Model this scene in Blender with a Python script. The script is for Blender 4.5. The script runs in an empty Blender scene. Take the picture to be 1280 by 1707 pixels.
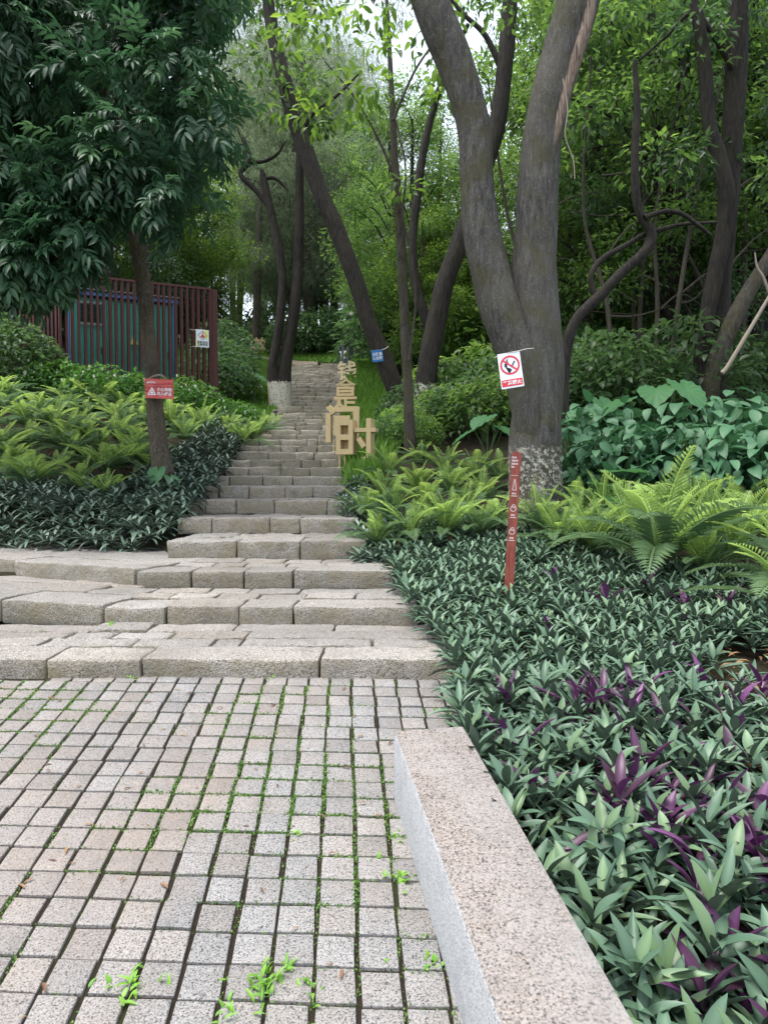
import bpy, bmesh, math, random
import numpy as np
from mathutils import Vector, Matrix, noise

random.seed(7)
rng = np.random.default_rng(11)
SC = bpy.context.scene
COL = SC.collection
R = math.radians
sin, cos, pi = math.sin, math.cos, math.pi

# ------------------------------------------------------------------ camera, sky, sun, exposure
F, CX, CY, PITCH, EYE = 1200.0, 640.0, 853.5, R(2.3), 1.5
cam = bpy.data.cameras.new('camera')
cam.sensor_fit = 'HORIZONTAL'
cam.sensor_width = 36.0
cam.lens = 36.0 * F / 1280.0
cam.clip_end = 2000
camo = bpy.data.objects.new('camera', cam)
camo.location = (0, 0, EYE)
camo.rotation_euler = (pi / 2 - PITCH, 0, 0)
COL.objects.link(camo)
SC.camera = camo

SUN_EL, SUN_AZ = R(74), R(250)          # high, behind the thin cloud, a little behind and to the left
world = bpy.data.worlds.new('World')
SC.world = world
world.use_nodes = True
wn = world.node_tree
bg = wn.nodes['Background']
sky = wn.nodes.new('ShaderNodeTexSky')
sky.sky_type = 'NISHITA'
sky.sun_disc = False
sky.sun_elevation = SUN_EL
sky.sun_rotation = SUN_AZ
sky.air_density = 1.0
sky.dust_density = 2.0
sky.ozone_density = 0.6
hs = wn.nodes.new('ShaderNodeHueSaturation')          # a thin white overcast
hs.inputs['Saturation'].default_value = 0.45
wn.links.new(sky.outputs[0], hs.inputs['Color'])
wn.links.new(hs.outputs[0], bg.inputs[0])
bg.inputs[1].default_value = 0.15
sun = bpy.data.lights.new('sun', 'SUN')
sun.energy = 1.5
sun.angle = R(35)
sun.color = (1.0, 0.965, 0.91)
suno = bpy.data.objects.new('sun', sun)
sd = Vector((sin(SUN_AZ) * cos(SUN_EL), cos(SUN_AZ) * cos(SUN_EL), sin(SUN_EL)))
suno.rotation_euler = (-sd).to_track_quat('-Z', 'Y').to_euler()
COL.objects.link(suno)
SC.view_settings.view_transform = 'Standard'
SC.view_settings.look = 'None'
SC.view_settings.exposure = 1.62
SC.view_settings.gamma = 1.0
SC.render.engine = 'CYCLES'
SC.cycles.max_bounces = 8
SC.cycles.diffuse_bounces = 4
SC.cycles.transmission_bounces = 4
SC.cycles.use_denoising = True


def at(px, py, Y):
    """the place seen at a point of the photograph, Y metres ahead"""
    u, v = (px - CX) / F, (CY - py) / F
    t = Y / (cos(PITCH) + v * sin(PITCH))
    return Vector((u * t, Y, EYE + t * (v * cos(PITCH) - sin(PITCH))))


def px_of(p):
    d = Vector(p) - Vector((0, 0, EYE))
    zc = d.y * cos(PITCH) - d.z * sin(PITCH)
    v = d.y * sin(PITCH) + d.z * cos(PITCH)
    if zc < 0.05:
        return (-9e9, -9e9)
    return (CX + F * d.x / zc, CY - F * v / zc)


# ------------------------------------------------------------------ tagging and linking
def tag(o, label=None, cat=None, group=None, kind=None):
    if label: o['label'] = label
    if cat: o['category'] = cat
    if group: o['group'] = group
    if kind: o['kind'] = kind
    return o


def link(name, me, parent=None, loc=None, rot=None, scale=None):
    o = bpy.data.objects.new(name, me)
    COL.objects.link(o)
    if parent is not None: o.parent = parent
    if loc is not None: o.location = loc
    if rot is not None: o.rotation_euler = rot
    if scale is not None: o.scale = scale if hasattr(scale, '__len__') else (scale,) * 3
    return o


def empty(name, loc=(0, 0, 0), rz=0.0, label=None, cat=None, group=None, kind=None):
    o = bpy.data.objects.new(name, None)
    COL.objects.link(o)
    o.empty_display_size = 0.1
    o.location = loc
    o.rotation_euler = (0, 0, rz)
    return tag(o, label, cat, group, kind)


# ------------------------------------------------------------------ materials
class NT:
    def __init__(s, name):
        s.m = bpy.data.materials.new(name)
        s.m.use_nodes = True
        s.t = s.m.node_tree
        s.t.nodes.clear()
        s.out = s.t.nodes.new('ShaderNodeOutputMaterial')

    def n(s, typ, **kw):
        nd = s.t.nodes.new('ShaderNode' + typ)
        for k, v in kw.items():
            if k.startswith('i_'):
                k2 = k[2:].replace('_', ' ')
                if hasattr(v, 'is_output'): s.t.links.new(v, nd.inputs[k2])
                else: nd.inputs[k2].default_value = v
            else:
                setattr(nd, k, v)
        return nd

    def l(s, a, b): s.t.links.new(a, b)

    def ramp(s, fac, stops, interp='LINEAR'):
        r = s.t.nodes.new('ShaderNodeValToRGB')
        r.color_ramp.interpolation = interp
        e = r.color_ramp.elements
        while len(e) < len(stops): e.new(0.5)
        for q, (p, c) in zip(e, stops):
            q.position = p
            q.color = (*c, 1) if len(c) == 3 else c
        s.l(fac, r.inputs[0])
        return r.outputs[0]

    def mix(s, fac, a, b, mode='MIX'):
        m = s.t.nodes.new('ShaderNodeMix')
        m.data_type = 'RGBA'
        m.blend_type = mode
        for sock, v in ((m.inputs[0], fac), (m.inputs[6], a), (m.inputs[7], b)):
            if hasattr(v, 'is_output'): s.l(v, sock)
            elif isinstance(v, (int, float)): sock.default_value = v
            else: sock.default_value = (*v, 1)
        return m.outputs[2]

    def math(s, op, a, b=0.0, clamp=False):
        m = s.t.nodes.new('ShaderNodeMath')
        m.operation = op
        m.use_clamp = clamp
        for sock, v in ((m.inputs[0], a), (m.inputs[1], b)):
            if hasattr(v, 'is_output'): s.l(v, sock)
            else: sock.default_value = v
        return m.outputs[0]

    def noise(s, vec, scale, detail=4.0, rough=0.55, out='Fac'):
        nd = s.n('TexNoise', i_Scale=scale, i_Detail=detail, i_Roughness=rough)
        s.l(vec, nd.inputs['Vector'])
        return nd.outputs[out]

    def pos(s): return s.n('NewGeometry').outputs['Position']

    def obj(s): return s.n('TexCoord').outputs['Object']

    def bump(s, h, strength=0.4, dist=0.01):
        b = s.n('Bump', i_Strength=strength, i_Distance=dist)
        s.l(h, b.inputs['Height'])
        return b.outputs[0]

    def pbr(s, col, rough=0.6, normal=None, spec=0.4, metal=0.0):
        p = s.n('BsdfPrincipled')
        for k, v in (('Base Color', col), ('Roughness', rough), ('Specular IOR Level', spec), ('Metallic', metal)):
            if hasattr(v, 'is_output'): s.l(v, p.inputs[k])
            else: p.inputs[k].default_value = (*v, 1) if k == 'Base Color' else v
        if normal is not None: s.l(normal, p.inputs['Normal'])
        return p.outputs[0]

    def done(s, sh):
        s.l(sh, s.out.inputs[0])
        return s.m


def m_plain(name, col, rough=0.6, spec=0.4, metal=0.0, var=0.15, vs=20.0, bump=0.1):
    t = NT(name)
    f = t.noise(t.obj(), vs, 5)
    c = t.mix(f, tuple(x * (1 - var) for x in col), tuple(min(1, x * (1 + var)) for x in col))
    return t.done(t.pbr(c, rough, t.bump(f, bump, 0.004), spec, metal))


def m_leaf(name, cols, rough=0.42, trans=0.3, back=None, spec=0.4, tcol=None, objvar=0.25):
    t = NT(name)
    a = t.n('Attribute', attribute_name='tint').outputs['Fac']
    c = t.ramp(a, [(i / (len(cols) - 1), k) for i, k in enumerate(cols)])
    rv = t.n('ObjectInfo').outputs['Random']
    br = t.math('ADD', t.math('MULTIPLY', rv, objvar), 1 - objvar / 2)
    vm = t.n('VectorMath', operation='SCALE')
    t.l(c, vm.inputs[0]); t.l(br, vm.inputs['Scale'])
    c = vm.outputs[0]
    if back is not None:
        bf = t.n('NewGeometry').outputs['Backfacing']
        c = t.mix(bf, c, back)
    sh = t.pbr(c, rough, None, spec)
    if trans > 0:
        tr = t.n('BsdfTranslucent')
        hs = t.n('HueSaturation', i_Hue=0.485, i_Saturation=1.06, i_Value=2.1)
        t.l(c, hs.inputs['Color'])
        if tcol is None: t.l(hs.outputs[0], tr.inputs[0])
        else: tr.inputs[0].default_value = (*tcol, 1)
        mx = t.n('MixShader', i_Fac=trans)
        t.l(sh, mx.inputs[1]); t.l(tr.outputs[0], mx.inputs[2])
        sh = mx.outputs[0]
    return t.done(sh)


def m_bark(name, c1, c2, flecks=0.3, fleckcol=(0.34, 0.32, 0.28), paint=True, moss=0.2):
    t = NT(name)
    p = t.pos()
    st = t.n('Mapping'); st.inputs['Scale'].default_value = (1, 1, 0.18)
    t.l(p, st.inputs[0])
    f = t.noise(st.outputs[0], 26, 6, 0.65)
    f = t.ramp(f, [(0.33, (0, 0, 0)), (0.5, (0.45, 0.45, 0.45)), (0.66, (1, 1, 1))])
    c = t.mix(f, tuple(x * .75 for x in c1), tuple(x * 1.25 for x in c2))
    big = t.noise(p, 1.7, 3)
    c = t.mix(t.ramp(big, [(0.4, (0, 0, 0)), (0.65, (1, 1, 1))]), c, t.mix(0.5, c, (c2[0] * 1.3, c2[1] * 1.25, c2[2] * 1.15)))
    st2 = t.n('Mapping'); st2.inputs['Scale'].default_value = (1, 1, 0.4)
    t.l(p, st2.inputs[0])
    fl = t.ramp(t.noise(st2.outputs[0], 70, 3, 0.7), [(0.56, (0, 0, 0)), (0.68, (1, 1, 1))])
    c = t.mix(t.math('MULTIPLY', fl, flecks), c, fleckcol)
    h = t.n('Attribute', attribute_name='h').outputs['Fac']
    if moss > 0:
        mf = t.math('MULTIPLY', t.ramp(t.noise(p, 3.5, 4), [(0.48, (0, 0, 0)), (0.62, (1, 1, 1))]), moss)
        c = t.mix(mf, c, (0.07, 0.065, 0.018))
    if paint:
        pn = t.noise(p, 14, 5, 0.7)
        edge = t.math('ADD', t.math('MULTIPLY', pn, 0.35), -0.17)
        hh = t.math('ADD', h, edge)
        on = t.ramp(t.n('Attribute', attribute_name='paint').outputs['Fac'], [(0.5, (0, 0, 0)), (0.51, (1, 1, 1))])
        lim = t.math('LESS_THAN', hh, t.math('ADD', t.n('Attribute', attribute_name='paint').outputs['Fac'], -0.6))
        pa = t.n('Attribute', attribute_name='paint').outputs['Fac']
        wear = t.ramp(t.math('ADD', t.noise(p, 22, 6, 0.8), t.math('ADD', pa, -1.0)), [(0.46, (0.0, 0.0, 0.0)), (0.56, (1, 1, 1))])
        k = t.math('MULTIPLY', t.math('MULTIPLY', on, lim), wear)
        c = t.mix(k, c, t.mix(t.noise(p, 6, 3), (0.5, 0.45, 0.3), (0.62, 0.62, 0.6)))
    return t.done(t.pbr(c, 0.85, t.bump(t.math('ADD', f, t.math('MULTIPLY', fl, 0.3)), 0.9, 0.02), 0.25))


def m_granite(name, base, dark, pink, scale, stain=(0.2, 0.17, 0.1), stain_amt=0.3, side=None, bump=0.35, dist=0.004, moss=0.0, objvar=0.2, contrast=1.0, blot=1.4):
    t = NT(name)
    p = t.pos()
    n1 = t.noise(p, scale, 2, 0.5)
    n2 = t.noise(t.n('VectorMath', operation='ADD', ).outputs[0] if False else p, scale * 0.55, 2, 0.6, 'Fac')
    md = tuple(x * .62 for x in base)
    c = t.ramp(n1, [(0.37, dark), (0.44, md), (0.44 + 0.06 / contrast, base), (0.56, base), (0.64, pink)])
    c = t.mix(t.ramp(n2, [(0.42, (0, 0, 0)), (0.62, (0.55, 0.55, 0.55))]), c, pink)
    rv = t.n('ObjectInfo').outputs['Random']
    br = t.math('ADD', t.math('MULTIPLY', rv, objvar), 1 - objvar / 2)
    vm = t.n('VectorMath', operation='SCALE'); t.l(c, vm.inputs[0]); t.l(br, vm.inputs['Scale'])
    c = vm.outputs[0]
    if objvar > 0.1:
        c = t.mix(0.4, c, t.ramp(t.math('FRACT', t.math('MULTIPLY', rv, 7.3)), [(0.0, (1, 0.9, 0.8)), (0.35, (1, 0.97, 0.94)), (0.7, (0.96, 0.98, 1)), (1.0, (0.9, 0.92, 0.92))]), 'MULTIPLY')
    big = t.ramp(t.noise(p, blot, 5, 0.65), [(0.42, (0, 0, 0)), (0.66, (1, 1, 1))])
    c = t.mix(t.math('MULTIPLY', big, stain_amt), c, stain)
    mid = t.ramp(t.noise(p, 9, 5, 0.7), [(0.5, (0, 0, 0)), (0.75, (1, 1, 1))])
    c = t.mix(t.math('MULTIPLY', mid, 0.35), c, tuple(x * 0.45 for x in base))
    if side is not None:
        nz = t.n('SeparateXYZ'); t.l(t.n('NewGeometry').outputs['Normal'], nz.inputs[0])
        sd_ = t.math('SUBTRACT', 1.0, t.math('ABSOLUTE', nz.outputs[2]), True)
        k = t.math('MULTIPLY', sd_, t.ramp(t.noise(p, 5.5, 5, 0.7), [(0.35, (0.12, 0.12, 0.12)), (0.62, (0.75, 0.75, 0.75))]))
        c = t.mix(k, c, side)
    if moss > 0:
        mk = t.math('MULTIPLY', t.ramp(t.noise(p, 6, 6, 0.75), [(0.56, (0, 0, 0)), (0.66, (1, 1, 1))]), moss)
        c = t.mix(mk, c, (0.06, 0.075, 0.025))
    hgt = t.math('ADD', n1, t.math('MULTIPLY', t.noise(p, scale * 0.2, 4, 0.65), 1.6))
    return t.done(t.pbr(c, 0.8, t.bump(hgt, bump, dist), 0.3))


M = {}
M['sett'] = m_granite('sett granite', (0.192, 0.191, 0.188), (0.028, 0.028, 0.028), (0.285, 0.27, 0.258), 210, (0.215, 0.165, 0.13), 0.45, bump=0.3, dist=0.003, objvar=0.3, blot=1.1)
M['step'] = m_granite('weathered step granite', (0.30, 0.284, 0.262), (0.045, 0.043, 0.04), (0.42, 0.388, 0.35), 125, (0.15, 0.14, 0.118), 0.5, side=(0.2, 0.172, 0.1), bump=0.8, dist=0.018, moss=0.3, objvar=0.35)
M['step_up'] = m_granite('mossy upper step granite', (0.31, 0.29, 0.258), (0.06, 0.056, 0.048), (0.42, 0.385, 0.34), 100, (0.13, 0.125, 0.085), 0.5, side=(0.185, 0.168, 0.105), bump=0.6, dist=0.014, moss=0.5, objvar=0.6)  # upper steps: mossier, with more tone change from block to block
M['bench_top'] = m_granite('bench granite', (0.19, 0.163, 0.143), (0.016, 0.016, 0.016), (0.285, 0.248, 0.222), 150, (0.265, 0.26, 0.255), 0.55, bump=0.25, dist=0.002, objvar=0, contrast=1.3, blot=2.6)
M['bench_side'] = m_granite('sky tinted bench granite', (0.33, 0.34, 0.35), (0.15, 0.155, 0.16), (0.40, 0.40, 0.40), 200, (0.30, 0.31, 0.32), 0.3, bump=0.15, dist=0.002, objvar=0)  # lighter and bluer than the top: sky light from the left painted in


def m_ground():
    t = NT('forest soil')
    p = t.pos()
    f = t.noise(p, 30, 6, 0.7)
    c = t.mix(f, (0.013, 0.010, 0.007), (0.046, 0.034, 0.024))
    g = t.ramp(t.noise(p, 2.2, 5, 0.6), [(0.45, (0, 0, 0)), (0.6, (1, 1, 1))])
    c = t.mix(t.math('MULTIPLY', g, 0.5), c, (0.03, 0.045, 0.014))
    return t.done(t.pbr(c, 0.95, t.bump(f, 0.9, 0.03), 0.15))


M['ground'] = m_ground()
M['path'] = m_granite('path stone', (0.24, 0.205, 0.165), (0.1, 0.085, 0.07), (0.28, 0.23, 0.19), 60, (0.16, 0.14, 0.09), 0.5, bump=0.6, dist=0.02)
M['bark_twin'] = m_bark('grey fissured bark', (0.034, 0.033, 0.031), (0.1, 0.096, 0.088), 0.6, (0.30, 0.285, 0.25), True, 0.45)
M['bark_left'] = m_bark('brown lichened bark', (0.04, 0.032, 0.025), (0.105, 0.086, 0.066), 0.6, (0.36, 0.33, 0.26), True, 0.35)
M['bark_dark'] = m_bark('dark bark', (0.012, 0.0105, 0.0095), (0.04, 0.035, 0.031), 0.12, (0.14, 0.13, 0.115), True, 0.1)
M['bark_mid'] = m_bark('grey brown bark', (0.026, 0.023, 0.019), (0.078, 0.07, 0.058), 0.4, (0.3, 0.28, 0.22), True, 0.4)
M['stick'] = m_plain('dry stick', (0.25, 0.21, 0.165), 0.8)
M['torn'] = None
t = NT('torn heartwood')
mp = t.n('Mapping'); mp.inputs['Scale'].default_value = (1, 1, 0.06); t.l(t.pos(), mp.inputs[0])
f = t.noise(mp.outputs[0], 55, 5, 0.7)
M['torn'] = t.done(t.pbr(t.ramp(f, [(0.35, (0.05, 0.035, 0.027)), (0.5, (0.2, 0.15, 0.115)), (0.68, (0.36, 0.285, 0.23))]), 0.8, t.bump(f, 0.8, 0.02), 0.2))

M['leaf_rhoeo'] = m_leaf('oyster plant leaf', [(0.046, 0.092, 0.054), (0.068, 0.126, 0.078), (0.095, 0.165, 0.106), (0.125, 0.198, 0.09)], 0.42, 0.06, back=(0.062, 0.09, 0.064), spec=.35)
M['leaf_purple'] = m_leaf('purple leaf', [(0.03, 0.014, 0.02), (0.055, 0.02, 0.045), (0.15, 0.05, 0.15)], 0.4, 0.12, back=(0.08, 0.022, 0.08))
M['leaf_left'] = m_leaf('creeping dark leaf', [(0.095, 0.145, 0.105), (0.13, 0.195, 0.14), (0.17, 0.245, 0.175)], 0.36, 0.08, back=(0.06, 0.085, 0.066))
M['fern_young'] = m_leaf('young fern frond', [(0.125, 0.215, 0.055), (0.2, 0.315, 0.085), (0.29, 0.415, 0.125)], 0.45, 0.4)
M['fern_old'] = m_leaf('old fern frond', [(0.05, 0.1, 0.05), (0.085, 0.15, 0.07), (0.125, 0.205, 0.09)], 0.45, 0.32)
M['fern_dry'] = m_leaf('dry fern frond', [(0.1, 0.055, 0.025), (0.16, 0.09, 0.035)], 0.7, 0.1)
M['leaf_mango'] = m_leaf('dark glossy leaf', [(0.022, 0.055, 0.03), (0.036, 0.085, 0.042), (0.056, 0.125, 0.056), (0.085, 0.175, 0.065)], 0.38, 0.3, spec=0.35)
M['leaf_bright'] = m_leaf('sunlit yellow green leaf', [(0.055, 0.115, 0.022), (0.1, 0.19, 0.033), (0.18, 0.285, 0.05)], 0.4, 0.52)
M['leaf_mid'] = m_leaf('wood leaf', [(0.042, 0.09, 0.024), (0.078, 0.152, 0.038), (0.14, 0.24, 0.052)], 0.4, 0.55, objvar=0.5)
M['leaf_dark'] = m_leaf('dark wood leaf', [(0.028, 0.062, 0.025), (0.048, 0.098, 0.036), (0.078, 0.148, 0.05)], 0.38, 0.42, objvar=0.5)
M['leaf_pale'] = m_leaf('feathery pale leaf', [(0.08, 0.115, 0.065), (0.12, 0.165, 0.09), (0.16, 0.21, 0.12)], 0.6, 0.45, objvar=0.35)
M['leaf_shrub'] = m_leaf('velvety shrub leaf', [(0.03, 0.09, 0.045), (0.05, 0.135, 0.064), (0.075, 0.18, 0.085)], 0.5, 0.15)
M['leaf_ear'] = m_leaf('elephant ear leaf', [(0.035, 0.12, 0.05), (0.055, 0.16, 0.06), (0.08, 0.2, 0.07)], 0.42, 0.25)
M['leaf_hedge'] = m_leaf('hedge leaf', [(0.02, 0.07, 0.016), (0.042, 0.12, 0.024), (0.08, 0.19, 0.036)], 0.35, 0.35)
M['grass'] = m_leaf('grass blade', [(0.08, 0.18, 0.03), (0.12, 0.25, 0.045), (0.18, 0.33, 0.07)], 0.5, 0.4)
M['weed'] = m_leaf('weed leaf', [(0.1, 0.26, 0.03), (0.16, 0.34, 0.05), (0.22, 0.42, 0.07)], 0.45, 0.35)
M['moss'] = m_leaf('joint moss', [(0.04, 0.11, 0.016), (0.08, 0.18, 0.03), (0.17, 0.25, 0.06)], 0.7, 0.15)
M['litter'] = m_leaf('dead leaf', [(0.09, 0.05, 0.03), (0.2, 0.1, 0.05), (0.3, 0.2, 0.09)], 0.7, 0.1)
M['stem'] = m_plain('green stem', (0.06, 0.1, 0.03), 0.6)
M['fence'] = m_plain('oxide red painted steel', (0.072, 0.021, 0.018), 0.6, var=0.3, vs=9)
M['teal'] = m_plain('teal painted sheet', (0.06, 0.38, 0.31), 0.5)
M['bluepaint'] = m_plain('blue painted steel', (0.12, 0.3, 0.72), 0.5)
M['ltgrey'] = m_plain('pale grey metal', (0.5, 0.52, 0.53), 0.5)
M['dkgrey'] = m_plain('dark grey', (0.045, 0.05, 0.055), 0.6)
M['gold'] = m_plain('matt gold paint', (0.56, 0.43, 0.225), 0.55, var=0.08)
M['gold_lit'] = m_plain('gold paint with light painted in', (0.72, 0.6, 0.36), 0.5, var=0.06)  # the same gold lightened: stronger light on the last character put into its colour
M['white'] = m_plain('white print', (0.78, 0.79, 0.8), 0.5, var=0.04)
M['fadedprint'] = m_plain('faded print', (0.5, 0.42, 0.4), 0.6, var=0.35, vs=60)
M['signwhite'] = m_plain('white sign sheet', (0.72, 0.77, 0.83), 0.4, var=0.05)
M['red'] = m_plain('red print', (0.62, 0.035, 0.06), 0.5, var=0.06)
M['black'] = m_plain('black print', (0.015, 0.015, 0.018), 0.5)
M['yellow'] = m_plain('faded yellow print', (0.72, 0.74, 0.28), 0.5, var=0.1)
M['bluesign'] = m_plain('blue sign sheet', (0.02, 0.16, 0.42), 0.45, var=0.12)
M['steel'] = m_plain('weathered steel sheet', (0.2, 0.215, 0.225), 0.45, metal=0.3)
M['string'] = m_plain('white string', (0.65, 0.63, 0.58), 0.8)
t = NT('red stained board')
mp = t.n('Mapping'); mp.inputs['Scale'].default_value = (0.12, 1, 1); t.l(t.obj(), mp.inputs[0])
f = t.noise(mp.outputs[0], 60, 5, 0.65)
M['redboard'] = t.done(t.pbr(t.ramp(f, [(0.36, (0.24, 0.03, 0.035)), (0.47, (0.5, 0.075, 0.075)), (0.62, (0.62, 0.16, 0.13))]), 0.6, t.bump(f, 0.6, 0.004), 0.3))
t = NT('red brown stained post')
mp = t.n('Mapping'); mp.inputs['Scale'].default_value = (1, 1, 0.1); t.l(t.obj(), mp.inputs[0])
f = t.noise(mp.outputs[0], 70, 5, 0.65)
wear = t.ramp(t.noise(t.obj(), 6, 4), [(0.5, (0, 0, 0)), (0.7, (1, 1, 1))])
c = t.ramp(f, [(0.34, (0.1, 0.022, 0.016)), (0.5, (0.19, 0.035, 0.025)), (0.68, (0.25, 0.06, 0.035))])
M['redpost'] = t.done(t.pbr(t.mix(t.math('MULTIPLY', wear, 0.4), c, (0.36, 0.13, 0.07)), 0.45, t.bump(f, 0.4, 0.003), 0.4))


# ------------------------------------------------------------------ mesh helpers
def np_mesh(name, V, faces, mats, attrs=None, smooth=True, mat_idx=None):
    """faces: list of (n,k) index arrays"""
    me = bpy.data.meshes.new(name)
    V = np.asarray(V, np.float32)
    me.vertices.add(len(V))
    me.vertices.foreach_set('co', V.ravel())
    faces = [np.asarray(f, np.int32) for f in faces if len(f)]
    tot = sum(f.size for f in faces)
    npoly = sum(len(f) for f in faces)
    me.loops.add(tot)
    me.loops.foreach_set('vertex_index', np.concatenate([f.ravel() for f in faces]))
    me.polygons.add(npoly)
    lens = np.concatenate([np.full(len(f), f.shape[1], np.int32) for f in faces])
    st = np.concatenate([[0], np.cumsum(lens)[:-1]]).astype(np.int32)
    me.polygons.foreach_set('loop_start', st)
    me.polygons.foreach_set('loop_total', lens)
    if smooth: me.polygons.foreach_set('use_smooth', np.ones(npoly, bool))
    if mat_idx is not None: me.polygons.foreach_set('material_index', np.asarray(mat_idx, np.int32))
    for k, v in (attrs or {}).items():
        a = me.attributes.new(k, 'FLOAT', 'POINT')
        a.data.foreach_set('value', np.asarray(v, np.float32))
    me.update(calc_edges=True)
    for m in (mats if isinstance(mats, (list, tuple)) else [mats]): me.materials.append(m)
    return me


# leaf templates: base at the origin, axis +Y (length 1), width along X (1), upper side +Z
def strip_template(n, prof, curve=0.0, fold=0.12, wave=0.0):
    """leaf blade of n cross sections; prof(t) gives the half width"""
    V, Fq = [], []
    for i in range(n + 1):
        s = i / n
        w = prof(s)
        ang = curve * s
        y = s if abs(curve) < 1e-4 else sin(ang) / curve
        z = 0.0 if abs(curve) < 1e-4 else -(1 - cos(ang)) / curve
        z2 = z + fold * w * 2 + wave * sin(i * 2.1)
        V += [(-w, y, z2), (0, y, z), (w, y, z + fold * w * 2 - wave * sin(i * 1.7))]
    for i in range(n):
        a = i * 3
        Fq += [(a + 1, a + 4, a + 3, a), (a + 2, a + 5, a + 4, a + 1)]
    return np.array(V), [np.array(Fq)], np.array([-.07, .2, -.07] * (n + 1))


L2 = (np.array([(0, 0, 0), (-.5, .45, .1), (0, 1, -.08), (.5, .45, .1)], float), [np.array([(0, 3, 2), (0, 2, 1)])])
L4 = (np.array([(0, 0, 0), (-.42, .3, .08), (.42, .3, .08), (0, .5, .0), (-.36, .65, .04), (.36, .65, .04), (0, 1, -.14)], float),
      [np.array([(0, 3, 1), (0, 2, 3), (3, 6, 4), (3, 5, 6), (1, 3, 4), (2, 5, 3)])])
NEEDLE = (np.array([(-.5, 0, 0), (.5, 0, 0), (0, 1, -.12)], float), [np.array([(0, 1, 2)])])
lance = lambda s: 0.5 * max(0.0, sin(pi * min(1, max(0, s)) ** 0.88)) ** 0.8 + 0.13 * (1 - s) ** 2
ovate = lambda s: 0.5 * max(0.0, sin(pi * s ** 0.72)) ** 0.75
OVAL = strip_template(5, ovate, 0.7, 0.08)
STRAPS = [strip_template(6, lance, c, 0.07) for c in (0.1, 0.25, 0.5, 0.85)]


def frames(D, U):
    D = D / np.maximum(1e-9, np.linalg.norm(D, axis=1, keepdims=True))
    X = np.cross(D, U)
    X /= np.maximum(1e-9, np.linalg.norm(X, axis=1, keepdims=True))
    Z = np.cross(X, D)
    return np.stack([X, D, Z], axis=2)          # columns


class Leaves:
    """collects leaves, builds one mesh"""
    def __init__(s): s.V, s.F, s.T, s.MI, s.n = [], {}, [], {}, 0

    def add(s, tpl, P, D, U, L, W, tint, mi=0):
        tv, tf = tpl[:2]
        to = tpl[2] if len(tpl) > 2 else np.zeros(len(tv))
        N = len(P)
        if N == 0: return
        Rm = frames(np.asarray(D, float), np.asarray(U, float))
        L = np.broadcast_to(np.asarray(L, float), (N,)); W = np.broadcast_to(np.asarray(W, float), (N,))
        S = np.stack([W, L, L], axis=1)
        loc = tv[None] * S[:, None, :]
        V = np.einsum('nij,nkj->nki', Rm, loc) + np.asarray(P)[:, None, :]
        s.V.append(V.reshape(-1, 3))
        s.T.append(np.clip((np.broadcast_to(np.asarray(tint, float), (N,))[:, None] + to[None]).ravel(), 0, 1))
        for f in tf:
            g = (f[None] + (np.arange(N) * len(tv))[:, None, None] + s.n).reshape(-1, f.shape[1])
            s.F.setdefault(f.shape[1], []).append(g)
            s.MI.setdefault(f.shape[1], []).append(np.full(len(g), mi))
        s.n += N * len(tv)

    def mesh(s, name, mats, smooth=True):
        F_ = [np.concatenate(s.F[k]) for k in s.F]
        mi = np.concatenate([np.concatenate(s.MI[k]) for k in s.F])
        return np_mesh(name, np.concatenate(s.V), F_, mats, {'tint': np.concatenate(s.T)}, smooth, mi)


def unit(n):
    v = rng.normal(size=(n, 3))
    return v / np.linalg.norm(v, axis=1, keepdims=True)


def catmull(P, per=5):
    P = [np.asarray(p, float) for p in P]
    Q = [2 * P[0] - P[1]] + P + [2 * P[-1] - P[-2]]
    out = []
    for i in range(1, len(Q) - 2):
        for j in range(per):
            t_ = j / per
            a, b, c, d = Q[i - 1], Q[i], Q[i + 1], Q[i + 2]
            out.append(0.5 * ((2 * b) + (c - a) * t_ + (2 * a - 5 * b + 4 * c - d) * t_ ** 2 + (3 * b - a - 3 * c + d) * t_ ** 3))
    out.append(P[-1])
    return np.array(out)


class Tubes:
    def __init__(s): s.V, s.F, s.h, s.p, s.n = [], [], [], [], 0

    def add(s, pts, rad, segs=10, per=5, rough=0.06, paint=0.0, base_z=None, seed=0.0):
        C = catmull([tuple(p) + (r,) for p, r in zip(pts, rad)], per)
        P, Rr = C[:, :3], np.maximum(C[:, 3], 0.002)
        n = len(P)
        T = np.gradient(P, axis=0)
        T /= np.maximum(1e-9, np.linalg.norm(T, axis=1, keepdims=True))
        u = np.cross(T[0], (0.13, 0.97, 0.1)); u /= np.linalg.norm(u)
        bz = P[0, 2] if base_z is None else base_z
        rings = []
        for i in range(n):
            u = u - T[i] * u.dot(T[i]); u /= np.linalg.norm(u)
            v = np.cross(T[i], u)
            a = np.arange(segs) / segs * 2 * pi
            k = np.array([1 + rough * (noise.noise((cos(q) * 1.6 + seed, sin(q) * 1.6, i * 0.16 + seed)) * 1.6) for q in a])
            rings.append(P[i] + (np.cos(a)[:, None] * u + np.sin(a)[:, None] * v) * (Rr[i] * k)[:, None])
        V = np.concatenate(rings)
        idx = np.arange(segs)
        for i in range(n - 1):
            b0, b1 = s.n + i * segs, s.n + (i + 1) * segs
            s.F.append(np.stack([b0 + idx, b0 + (idx + 1) % segs, b1 + (idx + 1) % segs, b1 + idx], 1))
        s.V.append(V)
        s.h.append(V[:, 2] - bz)
        s.p.append(np.full(len(V), float(paint)))
        s.n += len(V)

    def mesh(s, name, m):
        return np_mesh(name, np.concatenate(s.V), [np.concatenate(s.F)], m, {'h': np.concatenate(s.h), 'paint': np.concatenate(s.p)})


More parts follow.
